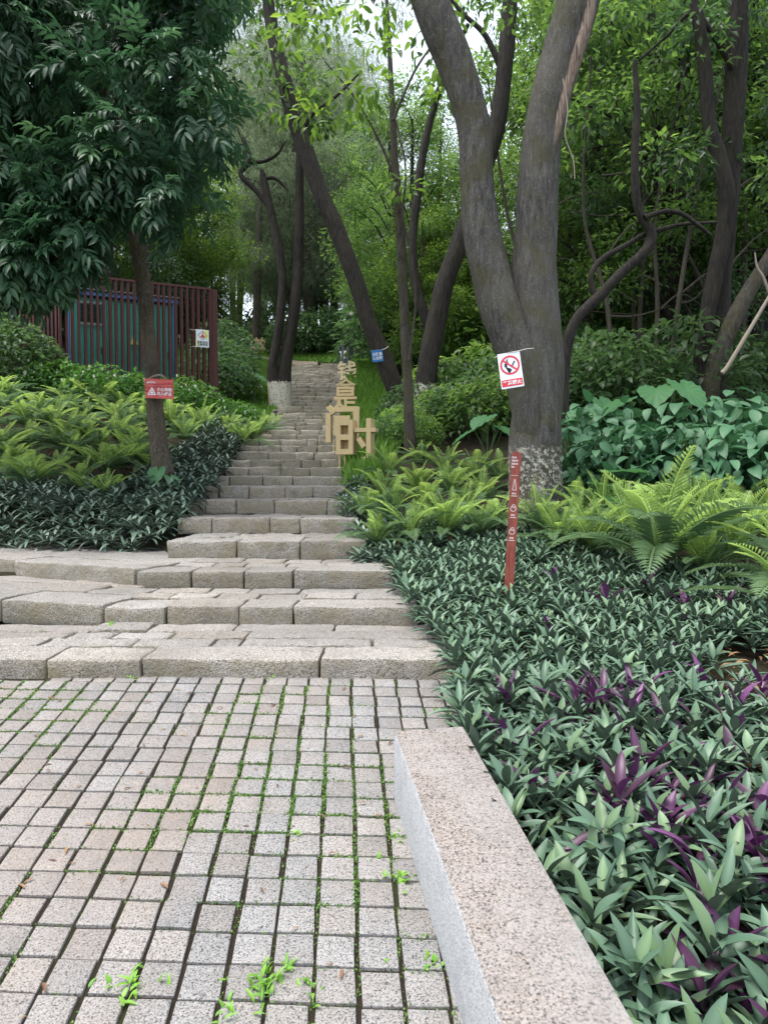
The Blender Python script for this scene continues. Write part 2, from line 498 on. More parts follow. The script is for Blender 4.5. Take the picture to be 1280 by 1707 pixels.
class Boxes:
    """boxes, prisms and flat outlines in one mesh"""
    def __init__(s): s.bm = bmesh.new()

    def box(s, c, d, rot=None, bevel=0.0):
        r = bmesh.ops.create_cube(s.bm, size=1.0)
        vs = r['verts']
        Mx = Matrix.Translation(c) @ (rot.to_4x4() if rot is not None else Matrix()) @ Matrix.Diagonal((*d, 1))
        bmesh.ops.transform(s.bm, matrix=Mx, verts=vs)
        if bevel:
            es = list({e for v in vs for e in v.link_edges})
            bmesh.ops.bevel(s.bm, geom=es, offset=bevel, segments=1, affect='EDGES', profile=0.5)
        return s

    def prism(s, pts, y0, y1):
        """outline in the XZ plane, extruded from y0 to y1"""
        a = [s.bm.verts.new((x, y0, z)) for x, z in pts]
        b = [s.bm.verts.new((x, y1, z)) for x, z in pts]
        n = len(pts)
        try:
            s.bm.faces.new(a); s.bm.faces.new(b[::-1])
        except ValueError:
            pass
        for i in range(n): s.bm.faces.new((a[i], b[i], b[(i + 1) % n], a[(i + 1) % n]))
        return s

    def ring(s, cx, cz, r0, r1, y, n=36, th=0.001):
        for i in range(n):
            a, b = 2 * pi * i / n, 2 * pi * (i + 1) / n
            q = [(cx + r0 * cos(a), cz + r0 * sin(a)), (cx + r1 * cos(a), cz + r1 * sin(a)), (cx + r1 * cos(b), cz + r1 * sin(b)), (cx + r0 * cos(b), cz + r0 * sin(b))]
            s.bm.faces.new([s.bm.verts.new((x, y, z)) for x, z in q][::-1])
        return s

    def mesh(s, name, m):
        bmesh.ops.recalc_face_normals(s.bm, faces=s.bm.faces)
        me = bpy.data.meshes.new(name)
        s.bm.to_mesh(me); s.bm.free()
        me.materials.append(m)
        return me


def bar2(x0, z0, x1, z1, w):
    dx, dz = x1 - x0, z1 - z0
    L = math.hypot(dx, dz)
    nx, nz = -dz / L * w / 2, dx / L * w / 2
    return [(x0 + nx, z0 + nz), (x1 + nx, z1 + nz), (x1 - nx, z1 - nz), (x0 - nx, z0 - nz)]


def text_mesh(body, size, extrude, offset, m, space=1.0, line=1.0):
    c = bpy.data.curves.new('lettering', 'FONT')
    c.body = body; c.size = size; c.extrude = extrude; c.offset = offset
    c.align_x = 'CENTER'; c.align_y = 'CENTER'; c.space_character = space; c.space_line = line
    c.resolution_u = 3
    o = bpy.data.objects.new('lettering', c)
    COL.objects.link(o)
    dg = bpy.context.evaluated_depsgraph_get()
    me = bpy.data.meshes.new_from_object(o.evaluated_get(dg))
    bpy.data.objects.remove(o); bpy.data.curves.remove(c)
    me.transform(Matrix.Rotation(pi / 2, 4, 'X'))        # stands up, faces -Y
    # centre it on its own box
    co = np.array([v.co for v in me.vertices])
    ctr = (co.min(0) + co.max(0)) / 2
    me.transform(Matrix.Translation((-ctr[0], 0, -ctr[2])))
    me.materials.clear(); me.materials.append(m)
    return me


TXT = {
    'smoke': text_mesh('严禁烟火', 0.048, 0.0006, 0.0012, M['white'], 1.05),
    'snake1': text_mesh('小心有蛇\n勿入树丛', 0.062, 0.0006, 0.001, M['white'], 1.02, 1.05),
    'snake0': text_mesh('温馨提示', 0.032, 0.0006, 0.0005, M['white'], 1.05),
    'snake2': text_mesh('有蛇出没\n注意安全', 0.062, 0.0006, 0.0012, M['black'], 1.05, 0.95),
    'slip': text_mesh('天路滑\n心台阶', 0.085, 0.0006, 0.0015, M['white'], 1.0, 1.0),
    'jian': text_mesh('间', 0.62, 0.05, 0.018, M['gold']),
    'shi': text_mesh('是', 0.56, 0.05, 0.011, M['gold']),
    'jin': text_mesh('金', 0.56, 0.05, 0.011, M['gold']),
    'qian': text_mesh('钱', 0.62, 0.04, 0.013, M['gold_lit']),
    'xiao': text_mesh('效', 0.62, 0.04, 0.016, M['gold']),
}

# ------------------------------------------------------------------ terrain
PLANE_A, PLANE_B = 0.121, -0.011           # the paved slope: z = A*Y + B
STEP_Y = [3.84, 4.78, 5.62, 6.48, 7.4, 8.35, 9.2, 9.9, 10.5, 11.1, 11.6, 12.15, 12.65, 13.4, 14.15, 14.85, 15.6, 16.3, 17.0, 17.6, 18.15,
          18.7, 19.1, 19.5, 19.9, 20.2, 20.45, 20.7, 21.2, 21.7, 22.2, 22.7, 23.2, 23.7, 24.2, 24.7, 25.2, 25.7, 26.2, 26.8]
STEP_Z = [0.55, 0.672, 0.81, 0.975, 1.135, 1.30, 1.457]
while len(STEP_Z) < len(STEP_Y): STEP_Z.append(STEP_Z[-1] + 0.135)
NST = len(STEP_Y)
STEP_YA, STEP_ZA = np.array(STEP_Y), np.array(STEP_Z)
CEN_Y = [3.0, 5.8, 7.3, 9.0, 11.5, 17.7, 27.0, 40.0]
CEN_X = [-0.7, -0.87, -1.18, -1.38, -1.52, -1.97, -2.35, -6.0]
HALF = [0.95, 0.9, 0.9, 0.86, 0.86, 0.9, 1.1, 1.2]


def stair_c(Y): return float(np.interp(Y, CEN_Y, CEN_X))


def stair_h(Y): return float(np.interp(Y, CEN_Y, HALF))


BASE_Y = np.concatenate([[-60, -20, 0, 3.84], STEP_YA[1:], [29, 33, 40, 60, 120, 300, 900]])
BASE_Z = np.concatenate([[-7.271 - .02, -2.431 - .02, -0.021, 0.4436], STEP_ZA[:-1] - 0.03, [6.15, 7.1, 8.6, 13, 26, 55, 120]])


def gz(X, Y):
    z = float(np.interp(Y, BASE_Y, BASE_Z))
    c, h = stair_c(Y), stair_h(Y)
    side = abs(X - c) - h
    if Y > 3.9 and side > 0:
        k = min(1.0, side / 0.25)
        z += 0.06 * k * min(1, (Y - 3.85) / 1.0)
        if X < c:
            yf = 7.0 + 0.32 * max(0.0, -2.2 - X)           # the left wing of the lower steps stays low up to here
            if Y < yf + 0.5 and X < -1.75:
                lo = 0.42 if Y < 6.3 else 0.69
                kk = min(1.0, max(0.0, (Y - yf) / 0.5))
                z = min(z, lo + (max(z, lo) - lo) * kk + 0.1 * kk * 0)
            else:
                z += 0.15 * max(0, side - 0.6) * min(1, max(0, (Y - 8) / 6))
        else:
            z += 0.05 * max(0, side - 0.5) * min(1, max(0, (Y - 6) / 6))
        z += 0.05 * noise.noise((X * 0.7, Y * 0.7, 0.3)) * k
    return z


def build_ground():
    xs = np.concatenate([[-900, -300, -120, -60, -35], np.arange(-24, -6, 1.0), np.arange(-6, 6, 0.22), np.arange(6, 25, 1.0), [35, 60, 120, 300, 900]])
    ys = np.concatenate([[-60, -20, -8, -3], np.arange(0, 3.8, 0.4), [3.84], np.arange(3.95, 14, 0.16), np.arange(14, 28, 0.35), np.arange(28, 50, 1.5), [60, 90, 120, 200, 300, 900]])
    V = np.array([(x, y, gz(x, y)) for y in ys for x in xs])
    nx, ny = len(xs), len(ys)
    i, j = np.meshgrid(np.arange(nx - 1), np.arange(ny - 1))
    a = (j * nx + i).ravel()
    Fq = np.stack([a, a + 1, a + nx + 1, a + nx], 1)
    tag(link('ground', np_mesh('ground', V, [Fq], M['ground'])), 'dark soil of the slope under the plants', kind='structure')


build_ground()


# ------------------------------------------------------------------ paving of granite setts
def round_box(d, r, jit, seed, cuts=(1, 1, 1), top_only=False):
    """worn block of full size d centred on the origin, softened edges, uneven faces"""
    hx, hy, hz = d[0] / 2, d[1] / 2, d[2] / 2
    def ticks(h, c):
        e = min(r * 1.1, h * 0.45)
        inner = list(np.linspace(-h + e, h - e, c + 1))
        return [-h] + inner + [h]
    X, Yt, Z = ticks(hx, cuts[0]), ticks(hy, cuts[1]), ticks(hz, cuts[2])
    idx, V, Fq = {}, [], []
    def vid(i, j, k):
        if (i, j, k) not in idx:
            p = Vector((X[i], Yt[j], Z[k]))
            q = Vector((max(-hx + r, min(hx - r, p.x)), max(-hy + r, min(hy - r, p.y)), max(-hz + r, min(hz - r, p.z))))
            n_ = p - q
            if n_.length > 1e-9: p = q + n_.normalized() * r
            s_ = p * 7.0 + Vector((seed, seed * 1.7, -seed))
            p = p + Vector((noise.noise(s_), noise.noise(s_ + Vector((9, 0, 0))), noise.noise(s_ + Vector((0, 9, 0))))) * jit
            if jit > 0.01:
                s2 = s_ * 4.3
                p = p + Vector((noise.noise(s2), noise.noise(s2 + Vector((9, 0, 0))), noise.noise(s2 + Vector((0, 9, 0))))) * jit * 0.7
            idx[(i, j, k)] = len(V); V.append(p)
        return idx[(i, j, k)]
    I, J, K = len(X) - 1, len(Yt) - 1, len(Z) - 1
    for i in range(I):
        for j in range(J):
            if not top_only: Fq.append((vid(i, j, 0), vid(i, j + 1, 0), vid(i + 1, j + 1, 0), vid(i + 1, j, 0)))
            Fq.append((vid(i, j, K), vid(i + 1, j, K), vid(i + 1, j + 1, K), vid(i, j + 1, K)))
    for i in range(I):
        for k in range(K):
            Fq.append((vid(i, 0, k), vid(i + 1, 0, k), vid(i + 1, 0, k + 1), vid(i, 0, k + 1)))
            Fq.append((vid(i, J, k), vid(i, J, k + 1), vid(i + 1, J, k + 1), vid(i + 1, J, k)))
    for j in range(J):
        for k in range(K):
            Fq.append((vid(0, j, k), vid(0, j, k + 1), vid(0, j + 1, k + 1), vid(0, j + 1, k)))
            Fq.append((vid(I, j, k), vid(I, j + 1, k), vid(I, j + 1, k + 1), vid(I, j, k + 1)))
    return np.array(V), np.array(Fq)


PITCHP = 0.116
SKEW_C, SKEW_R = -0.053, -0.047
BENCH = dict(lx=0.038, ly=2.66)
BDIR = Vector((-0.154, 1.0, 0)).normalized()


def paving_point(c, r):
    Y0 = 3.84 - 0.062 - r * PITCHP
    x = -0.13 + 0.058 + c * PITCHP + SKEW_C * (Y0 - 3.0)
    y = Y0 + SKEW_R * (x + 0.2)
    return x, y


def build_paving():
    root = empty('paving', (0, 0, 0), 0, 'sloping pavement of small square granite setts with mossy joints', None, None, 'structure')
    variants = []
    for k in range(14):
        V, Fq = round_box((0.103 + random.uniform(-.003, .003), 0.1085 + random.uniform(-.002, .002), 0.06), 0.0032, 0.004, k * 3.1, (2, 2, 1), True)
        V[:, 2] -= 0.03
        V[:, 0] += V[:, 1] * -0.10
        variants.append((V, Fq))
    meshes = [np_mesh('sett', V, [Fq], M['sett']) for V, Fq in variants]
    for me in meshes: me.set_sharp_from_angle(angle=R(40))
    slope = math.atan(PLANE_A)
    oV, oF, on = [], [], 0
    cnt = 0
    for r in range(-3, 30):
        joff = random.uniform(-0.004, 0.004)
        for c in range(-40, 9):
            x, y = paving_point(c, r)
            y += random.uniform(-.004, .004); x += joff + random.uniform(-.004, .004)
            z = PLANE_A * y + PLANE_B + random.uniform(-.0015, .0015)
            if y > 3.85 or x < -4.6: continue
            # nothing under the bench or in the bed
            bl = BENCH['lx'] - (y - BENCH['ly']) * 0.154 * 1.0
            if y < 2.9 and x > bl + 0.06: continue
            if x > 0.52: continue
            rot = (slope + random.uniform(-.007, .007), random.uniform(-.007, .007), -0.047 + random.uniform(-.012, .012))
            u, v = px_of((x, y, z))
            k = random.randrange(14)
            if -45 < u < 1300 and v < 1760 and cnt < 300:
                link('sett', meshes[k], root, (x, y, z), rot)
                cnt += 1
            elif y > 0.3:
                Mx = Matrix.Translation((x, y, z)) @ Matrix.Rotation(rot[2], 4, 'Z') @ Matrix.Rotation(rot[0], 4, 'X')
                A = np.array(Mx)
                oV.append(variants[k][0] @ A[:3, :3].T + A[:3, 3]); oF.append(variants[k][1] + on); on += len(variants[k][0])
    print('SETTS', cnt, len(oV))
    if oV:
        o = link('sett_field', np_mesh('sett_field', np.concatenate(oV), [np.concatenate(oF)], M['sett']), root)
        o['kind'] = 'stuff'


build_paving()


# ------------------------------------------------------------------ stairs of granite blocks
def block(parent, name, cx, cy, ztop, L, D, H, rz, m, r=0.022, jit=0.02, cuts=(3, 1, 1), tilt=0.0):
    V, Fq = round_box((L, D, H), min(r, H * 0.3), jit, random.uniform(0, 90), cuts)
    me = np_mesh(name, V, [Fq], m)
    me.set_sharp_from_angle(angle=R(48))
    return link(name, me, parent, (cx, cy, ztop - H / 2), (tilt + random.uniform(-.008, .008), random.uniform(-.006, .006), rz + random.uniform(-.008, .008)))


def run_blocks(parent, name, a, b, joints, depth, ztop, H, m, gap=0.008, **kw):
    """a row of blocks with front edge from a to b (plan), joints as fractions 0..1"""
    a, b = Vector(a), Vector(b)
    d = (b - a); L = d.length; d.normalize()
    n = Vector((-d.y, d.x))
    ang = math.atan2(d.y, d.x)
    js = sorted([0.0] + [j for j in joints if 0.01 < j < 0.99] + [1.0])
    for j0, j1 in zip(js[:-1], js[1:]):
        l = (j1 - j0) * L - gap
        if l < 0.03: continue
        dd = depth + random.uniform(-.015, .02)
        c = a + d * ((j0 + j1) / 2 * L) + n * (dd / 2 + random.uniform(-.008, .008))
        fine = 0.05 if c.y < 8 else 0.11
        kw['r'] = min(kw.get('r', .02), .016)
        block(parent, name, c.x, c.y, ztop + random.uniform(-.008, .008), l, dd, H, ang, m, cuts=(max(2, int(l / fine)), max(1, int(dd / fine)) if c.y < 8 else 2, 3 if c.y < 8 else 2), **kw)


def build_stairs():
    root = empty('stairs', (0, 0, 0), 0, 'flight of worn granite block steps climbing into the wood', None, None, 'structure')
    X = lambda px, Y: (px - CX) / F * Y
    Z1, Z2, Z3 = STEP_Z[:3]
    S = M['step']
    # step 1: straight front across the whole paving, slabs on its broad tread
    Y1, Y2, Y3 = STEP_Y[:3]
    xl, xr = -4.3, 0.42
    fr = lambda xs, Y, a_, b_: [(X(p, Y) - a_) / (b_ - a_) for p in xs]
    run_blocks(root, 'stone_block', (xl, Y1 + 0.02), (xr, Y1 - 0.015), fr((-220, -60, 76, 234, 533), Y1 + .03, xl, xr), 0.30, Z1, 0.17, S, r=0.03, jit=0.009)
    run_blocks(root, 'stone_slab', (xl, Y1 + 0.335), (xr - 0.02, Y1 + 0.30), [0.1, 0.27, 0.41, 0.485, 0.6, 0.7, 0.735, 0.9], 0.2, Z1 + .002, 0.12, S, r=0.02, jit=.01)
    run_blocks(root, 'stone_slab', (xl, Y1 + 0.55), (xr - 0.06, Y1 + 0.51), [0.14, 0.3, 0.5, 0.56, 0.64, 0.74], 0.2, Z1 + .004, 0.12, S, r=0.02, jit=.01)
    run_blocks(root, 'stone_slab', (xl, Y1 + 0.765), (xr - 0.1, Y1 + 0.72), [0.1, 0.22, 0.36, 0.52, 0.6, 0.72, 0.86], 0.22, Z1 + .006, 0.12, S, r=0.02, jit=.01)
    # step 2 with a left wing turned a little
    k2 = X(172, Y2 + .05)
    w2 = lambda off, sl: (Y2 + off + sl * (4.5 + k2))
    run_blocks(root, 'stone_block', (k2, Y2 + 0.03), (0.24, Y2 - 0.01), fr((272, 396, 487), Y2, k2, .24), 0.34, Z2, 0.17, S, r=0.03, jit=0.009)
    run_blocks(root, 'stone_block', (-4.5, w2(.03, .29)), (k2 - 0.02, Y2 + 0.04), [0.3, 0.69], 0.42, Z2 + .008, 0.17, S, r=0.03, jit=0.009)
    run_blocks(root, 'stone_slab', (k2 + 0.05, Y2 + 0.385), (0.2, Y2 + 0.345), [0.14, 0.3, 0.45, 0.62, 0.8], 0.21, Z2 + .002, 0.12, S, r=0.02, jit=.01)
    run_blocks(root, 'stone_slab', (k2 + 0.12, Y2 + 0.61), (0.16, Y2 + 0.57), [0.22, 0.38, 0.58], 0.24, Z2 + .004, 0.12, S, r=0.02, jit=.01)
    run_blocks(root, 'stone_slab', (-4.6, w2(.47, .31)), (k2 + 0.05, Y2 + 0.47), [0.35, 0.62, 0.85], 0.34, Z2 + .01, 0.12, S, r=0.02, jit=.01)
    run_blocks(root, 'stone_slab', (-4.7, w2(.83, .36)), (k2 - 0.02, Y2 + 0.82), [0.4, 0.75], 0.4, Z2 + .012, 0.12, S, r=0.02, jit=.01)
    run_blocks(root, 'stone_slab', (-4.8, w2(1.26, .42)), (k2 - 0.15, Y2 + 1.22), [0.3, 0.6], 0.5, Z2 + .012, 0.12, S, r=0.02, jit=.01)
    # step 3
    k3 = X(232, Y3 + .15)
    w3 = lambda off, sl: (Y3 + off + sl * (4.7 + k3))
    run_blocks(root, 'stone_block', (k3, Y3 + 0.05), (0.08, Y3 - 0.01), fr((315, 405, 487), Y3, k3, .08), 0.32, Z3, 0.17, S, r=0.03, jit=0.009)
    run_blocks(root, 'stone_block', (-4.7, w3(.06, .52)), (k3 - 0.02, Y3 + 0.06), [0.16, 0.52], 0.42, Z3 + .006, 0.18, S, r=0.035, jit=0.009)
    run_blocks(root, 'stone_slab', (k3 + 0.2, Y3 + 0.365), (0.05, Y3 + 0.325), [0.18, 0.33, 0.52, 0.7], 0.22, Z3 + .002, 0.12, S, r=0.02, jit=.01)
    run_blocks(root, 'stone_slab', (k3 + 0.3, Y3 + 0.60), (0.02, Y3 + 0.56), [0.25, 0.47, 0.66], 0.28, Z3 + .004, 0.12, S, r=0.02, jit=.01)
    run_blocks(root, 'stone_slab', (-4.7, w3(.52, .55)), (k3 + 0.17, Y3 + 0.44), [0.3, 0.66], 0.5, Z3 + .008, 0.13, S, r=0.02, jit=.01)
    run_blocks(root, 'stone_slab', (-4.8, w3(1.05, .55)), (k3 + .2, Y3 + 0.96), [0.2, 0.48, 0.76], 0.6, Z3 + .01, 0.13, S, r=0.02, jit=.01)
    # steps 4 to 8 keep the joints of the photograph
    rows = {3: (276, 612, (393, 500)), 4: (293, 597, (352, 449, 500)), 5: (300, 590, (342, 393, 457, 545)),
            6: (306, 575, (364, 415, 475, 521)), 7: (332, 572, (382, 438, 488))}
    for k, (a, b, js) in rows.items():
        Yk = STEP_Y[k]
        xa, xb = X(a, Yk), X(b, Yk)
        J = [(X(p, Yk) - xa) / (xb - xa) for p in js]
        tread = STEP_Y[k + 1] - Yk
        m = M['step'] if k < 7 else M['step_up']
        run_blocks(root, 'stone_block', (xa, Yk + 0.02), (xb, Yk - 0.01), J, min(0.36, tread + .05), STEP_Z[k], 0.19 if k == 3 else 0.17, m, r=0.03, jit=0.011)
        if tread > 0.36:
            run_blocks(root, 'stone_slab', (xa + .03, Yk + 0.37), (xb - .02, Yk + 0.35), [0.3 + random.uniform(-.1, .1), 0.68 + random.uniform(-.1, .1)], tread - 0.33, STEP_Z[k] + 0.003, 0.12, m, r=0.02)
    for k in range(8, NST):
        Yk = STEP_Y[k]
        c, h = stair_c(Yk), stair_h(Yk)
        tread = (STEP_Y[k + 1] - Yk) if k + 1 < NST else 0.6
        n = random.choice((4, 4, 5, 5)) if k < 24 else random.choice((3, 4, 4))
        J = [(i + random.uniform(-.25, .25)) / n for i in range(1, n)]
        run_blocks(root, 'stone_block', (c - h, Yk + 0.02), (c + h, Yk - 0.01), J, tread + 0.06, STEP_Z[k], 0.17, M['step_up'] if k != 26 and k != 27 else M['step'], r=0.022, jit=0.02)


build_stairs()

# the path that leaves the top of the stairs towards the left
pts = [at(538, 602, 27.3), at(520, 598, 28.6), at(480, 592, 30.0), at(440, 588, 31.5), at(400, 585, 33.0)]
C = catmull([tuple(p) for p in pts], 6)
V, Fq = [], []
for i, p in enumerate(C):
    z = gz(p[0], p[1]) + 0.06
    z = max(z, STEP_Z[-1] + 0.01 if i < 3 else z)
    V += [(p[0] - 0.1, p[1] - 1.0, z), (p[0] + 0.1, p[1] + 1.0, z + 0.05)]
for i in range(len(C) - 1): Fq.append((2 * i, 2 * i + 1, 2 * i + 3, 2 * i + 2))
V = np.array(V)
nb = len(V)
Vb = V.copy(); Vb[:, 2] -= 0.3
Fb = []
for i in range(len(C) - 1): Fb += [(2 * i, 2 * i + 2, nb + 2 * i + 2, nb + 2 * i), (2 * i + 1, nb + 2 * i + 1, nb + 2 * i + 3, 2 * i + 3)]
tag(link('path', np_mesh('path', np.concatenate([V, Vb]), [np.array(Fq + Fb)], M['path'], smooth=False)), 'brown stone path bending away left above the stairs', kind='structure')


# ------------------------------------------------------------------ granite bench block
def build_bench():
    b = empty('granite_bench', (0, 0, 0), 0, 'long low block of speckled granite edging the planting bed', 'bench')
    n = Vector((BDIR.y, -BDIR.x, 0))            # towards the bed
    far = Vector((0.038, 2.68, 0))
    W, H, L = 0.272, 0.25, 2.6
    ns = 26
    def prof(k, s, chip):
        # cross-section from bottom-left up, over the top, down the right
        e = 0.012
        return [(0.0, -0.06), (0.0, H - e - chip), (e * .35 + chip * .5, H - e * .35 - chip * .4), (e + chip, H), (W - e, H), (W - e * .3, H - e * .3), (W, H - e), (W, -0.06)]
    V, Fs, Ft, mi = [], [], [], []
    for i in range(ns + 1):
        s = i / ns * L
        chip = max(0, noise.noise((s * 7, 0.3, 4.2))) * 0.02
        for (x, z) in prof(i, s, chip):
            p = far - BDIR * s + n * x
            e_ = 0.012 if i == 0 else 0
            V.append((p.x, p.y - e_ * 0, PLANE_A * p.y + PLANE_B + z + 0.0015 * noise.noise((s * 9, x * 20, 1))))
    q = 8
    for i in range(ns):
        for k in range(q - 1):
            f = (i * q + k, (i + 1) * q + k, (i + 1) * q + k + 1, i * q + k + 1)
            (Ft if k in (2, 3, 4) else Fs).append(f)
    Fe = [tuple(range(q))]
    V = np.array(V)
    sub = lambda F_: (np.array(F_))
    me = np_mesh('slab_top', V, [sub(Ft)], M['bench_top'])
    link('slab_top', me, b)
    me = np_mesh('sky_tinted_side', V, [sub(Fs), np.array(Fe)[:, ::-1]], M['bench_side'], smooth=False)
    link('sky_tinted_side', me, b)
    # rust stain patch and dark blots belong to the stone: small thin flakes
    return b


build_bench()


# ------------------------------------------------------------------ planting: generic makers
def rosette_arrays(n, Lm, Wm, up0, up1, purple=0.0):
    out = []
    for i in range(n):
        s = (i + random.uniform(-.3, .3)) / n
        az = i * 2.39996 + random.uniform(-.3, .3)
        el = R(up0 + (up1 - up0) * s + random.uniform(-9, 9))
        L = Lm * random.uniform(.75, 1.15) * (1 - 0.35 * s)
        d = (cos(az) * cos(el), sin(az) * cos(el), sin(el))
        out.append((d, L, Wm * random.uniform(.85, 1.15), s, random.randrange(4), random.random()))
    return out


def rosette_leaves(lv, rows, base=(0, 0, 0), yaw=0.0, sc=1.0, lift=0.0):
    for d, L, W, s, k, tn in rows:
        c, s_ = cos(yaw), sin(yaw)
        D = np.array([[d[0] * c - d[1] * s_, d[0] * s_ + d[1] * c, d[2]]])
        P = np.array([[base[0] + D[0, 0] * 0.012, base[1] + D[0, 1] * 0.012, base[2] + (0.02 + 0.06 * s) * sc + lift]])
        lv.add(STRAPS[k], P, D, [[0, 0, 1.0]], L * sc, W * sc, 0.05 + 0.3 * s + tn * 0.6)


def in_poly(x, y, poly):
    r = False
    n = len(poly)
    for i in range(n):
        x0, y0 = poly[i]; x1, y1 = poly[(i + 1) % n]
        if (y0 > y) != (y1 > y) and x < (x1 - x0) * (y - y0) / (y1 - y0) + x0: r = not r
    return r


def bed_z(X, Y): return max(gz(X, Y), PLANE_A * Y + PLANE_B + 0.02)


BED = [(0.34, 3.55), (0.37, 3.8), (0.22, 4.6), (0.1, 5.4), (0.03, 6.1), (-0.18, 6.35), (-0.2, 6.8), (0.2, 7.1), (1.4, 7.0), (1.7, 6.3), (2.3, 5.9), (3.3, 5.6), (3.2, 0.9), (0.62, 0.9), (0.5, 1.55), (0.33, 2.6), (0.32, 2.75)]
BARE = [(1.85, 3.4, 0.3), (2.05, 3.85, 0.26), (1.55, 2.75, 0.14), (2.2, 3.0, 0.3)]


def poisson(poly, dist, n=30000, seed=3):
    rr = random.Random(seed)
    xs = [p[0] for p in poly]; ys = [p[1] for p in poly]
    cell = dist / 1.4142
    grid, pts = {}, []
    for _ in range(n):
        x, y = rr.uniform(min(xs), max(xs)), rr.uniform(min(ys), max(ys))
        if not in_poly(x, y, poly): continue
        gi, gj = int(x / cell), int(y / cell)
        ok = True
        for a in range(gi - 2, gi + 3):
            for b in range(gj - 2, gj + 3):
                q = grid.get((a, b))
                if q and (q[0] - x) ** 2 + (q[1] - y) ** 2 < dist * dist: ok = False; break
            if not ok: break
        if ok:
            grid[(gi, gj)] = (x, y); pts.append((x, y))
    return pts


def build_rhoeo():
    pts = poisson(BED, 0.075, 45000)
    pts = [p for p in pts if not any((p[0] - b[0]) ** 2 + (p[1] - b[1]) ** 2 < b[2] ** 2 and random.random() < 0.8 for b in BARE)]
    vis = []
    for p in pts:
        z = bed_z(*p)
        u, v = px_of((p[0], p[1], z + 0.15))
        vis.append((not (-40 < u < 1330 and v < 1800), p[1], p, z))
    vis.sort()
    nsep = sum(1 for a in vis if not a[0])
    print('RHOEO', len(vis), nsep)
    leaf_meshes = []
    for k in range(4):
        for q in range(3):
            lv = Leaves(); lv.add(STRAPS[k], np.zeros((1, 3)), [[0, 1, 0.0]], [[0, 0, 1.0]], 1, 1, (0.1, 0.45, 0.85)[q])
            leaf_meshes.append(lv.mesh('leaf', M['leaf_rhoeo']))
    purple_mesh = []
    for k in range(4):
        lv = Leaves(); lv.add(STRAPS[k], np.zeros((1, 3)), [[0, 1, 0.0]], [[0, 0, 1.0]], 1, 1, 0.6)
        purple_mesh.append(lv.mesh('leaf', M['leaf_purple']))
    variants = [rosette_arrays(random.randint(9, 14), random.uniform(.13, .165), random.uniform(.025, .030), 12, 72) for _ in range(14)]
    vmesh = []
    for rows in variants:
        lv = Leaves(); rosette_leaves(lv, rows)
        vmesh.append(lv.mesh('oyster_plant', M['leaf_rhoeo']))
    stuff = Leaves()
    LAB = 'small green oyster plant with purple leaf backs massed in the bed right of the bench'
    LABP = 'oyster plant showing broad purple leaves among the green ones right of the bench'
    G, GP = 'oyster plants massed in the right bed', 'purple leaved plants in the right bed'
    for i, (off, _, p, z) in enumerate(vis):
        k = random.randrange(14)
        yaw = random.uniform(0, 2 * pi)
        near = max(0, min(1, (4.5 - p[1]) / 3))
        sc = random.uniform(.78, 1.2) * (0.92 + 0.2 * near)
        h = random.uniform(0.0, 0.09)
        if not off and i < 90:
            pur = random.random() < (0.14 if p[0] > 0.85 else 0.03)
            e = empty('oyster_plant', (p[0], p[1], z + h), yaw, LABP if pur else LAB, 'plant', GP if pur else G)
            e.rotation_euler = (random.uniform(-.2, .2), random.uniform(-.2, .2), yaw)
            for d, L, W, s, kk, tn in variants[k]:
                Rm = frames(np.array([d]), np.array([[0, 0, 1.0]]))[0]
                me = purple_mesh[kk] if pur and random.random() < .75 else leaf_meshes[kk * 3 + min(2, int(3 * (0.05 + 0.25 * s + 0.68 * tn)))]
                lf = link('leaf', me, e)
                lf.matrix_local = Matrix.Translation((d[0] * .012, d[1] * .012, (0.02 + 0.06 * s) * sc)) @ Matrix(Rm.tolist()).to_4x4() @ Matrix.Diagonal((W * sc * (1.2 if pur else 1), L * sc, L * sc, 1))
        elif not off and i < 300:
            o = link('oyster_plant', vmesh[k], None, (p[0], p[1], z + h), (random.uniform(-.2, .2), random.uniform(-.2, .2), yaw), sc)
            tag(o, LAB, 'plant', G)
        else:
            rosette_leaves(stuff, variants[k], (p[0], p[1], z + h), yaw, sc)
    o = link('oyster_plants', stuff.mesh('oyster_plants', M['leaf_rhoeo']))
    tag(o, 'carpet of grey green oyster plants around the red post', 'ground cover', kind='stuff')
    # purple ones scattered in the mass
    lv = Leaves()
    for _ in range(150):
        x, y = random.uniform(.4, 2.6), random.uniform(1.2, 5.6)
        if not in_poly(x, y, BED): continue
        if x < 1.1 and random.random() < .7: continue
        if y > 3.5 and random.random() < .75: continue
        rosette_leaves(lv, rosette_arrays(random.randint(1, 4), 0.18, 0.036, 40, 82), (x, y, bed_z(x, y) + random.uniform(.04, .12)), random.uniform(0, 6))
    for _ in range(110):
        x, y = random.uniform(.8, 1.75), random.uniform(1.15, 3.4)
        if x - .42 < (2.7 - y) * .12: continue
        rosette_leaves(lv, rosette_arrays(random.randint(1, 4), 0.19, 0.034, 30, 82), (x, y, bed_z(x, y) + random.uniform(.03, .11)), random.uniform(0, 6))
    o = link('purple_leaves', lv.mesh('purple_leaves', M['leaf_purple']))
    tag(o, 'dark purple leaves showing between the oyster plants', 'ground cover', kind='stuff')


build_rhoeo()


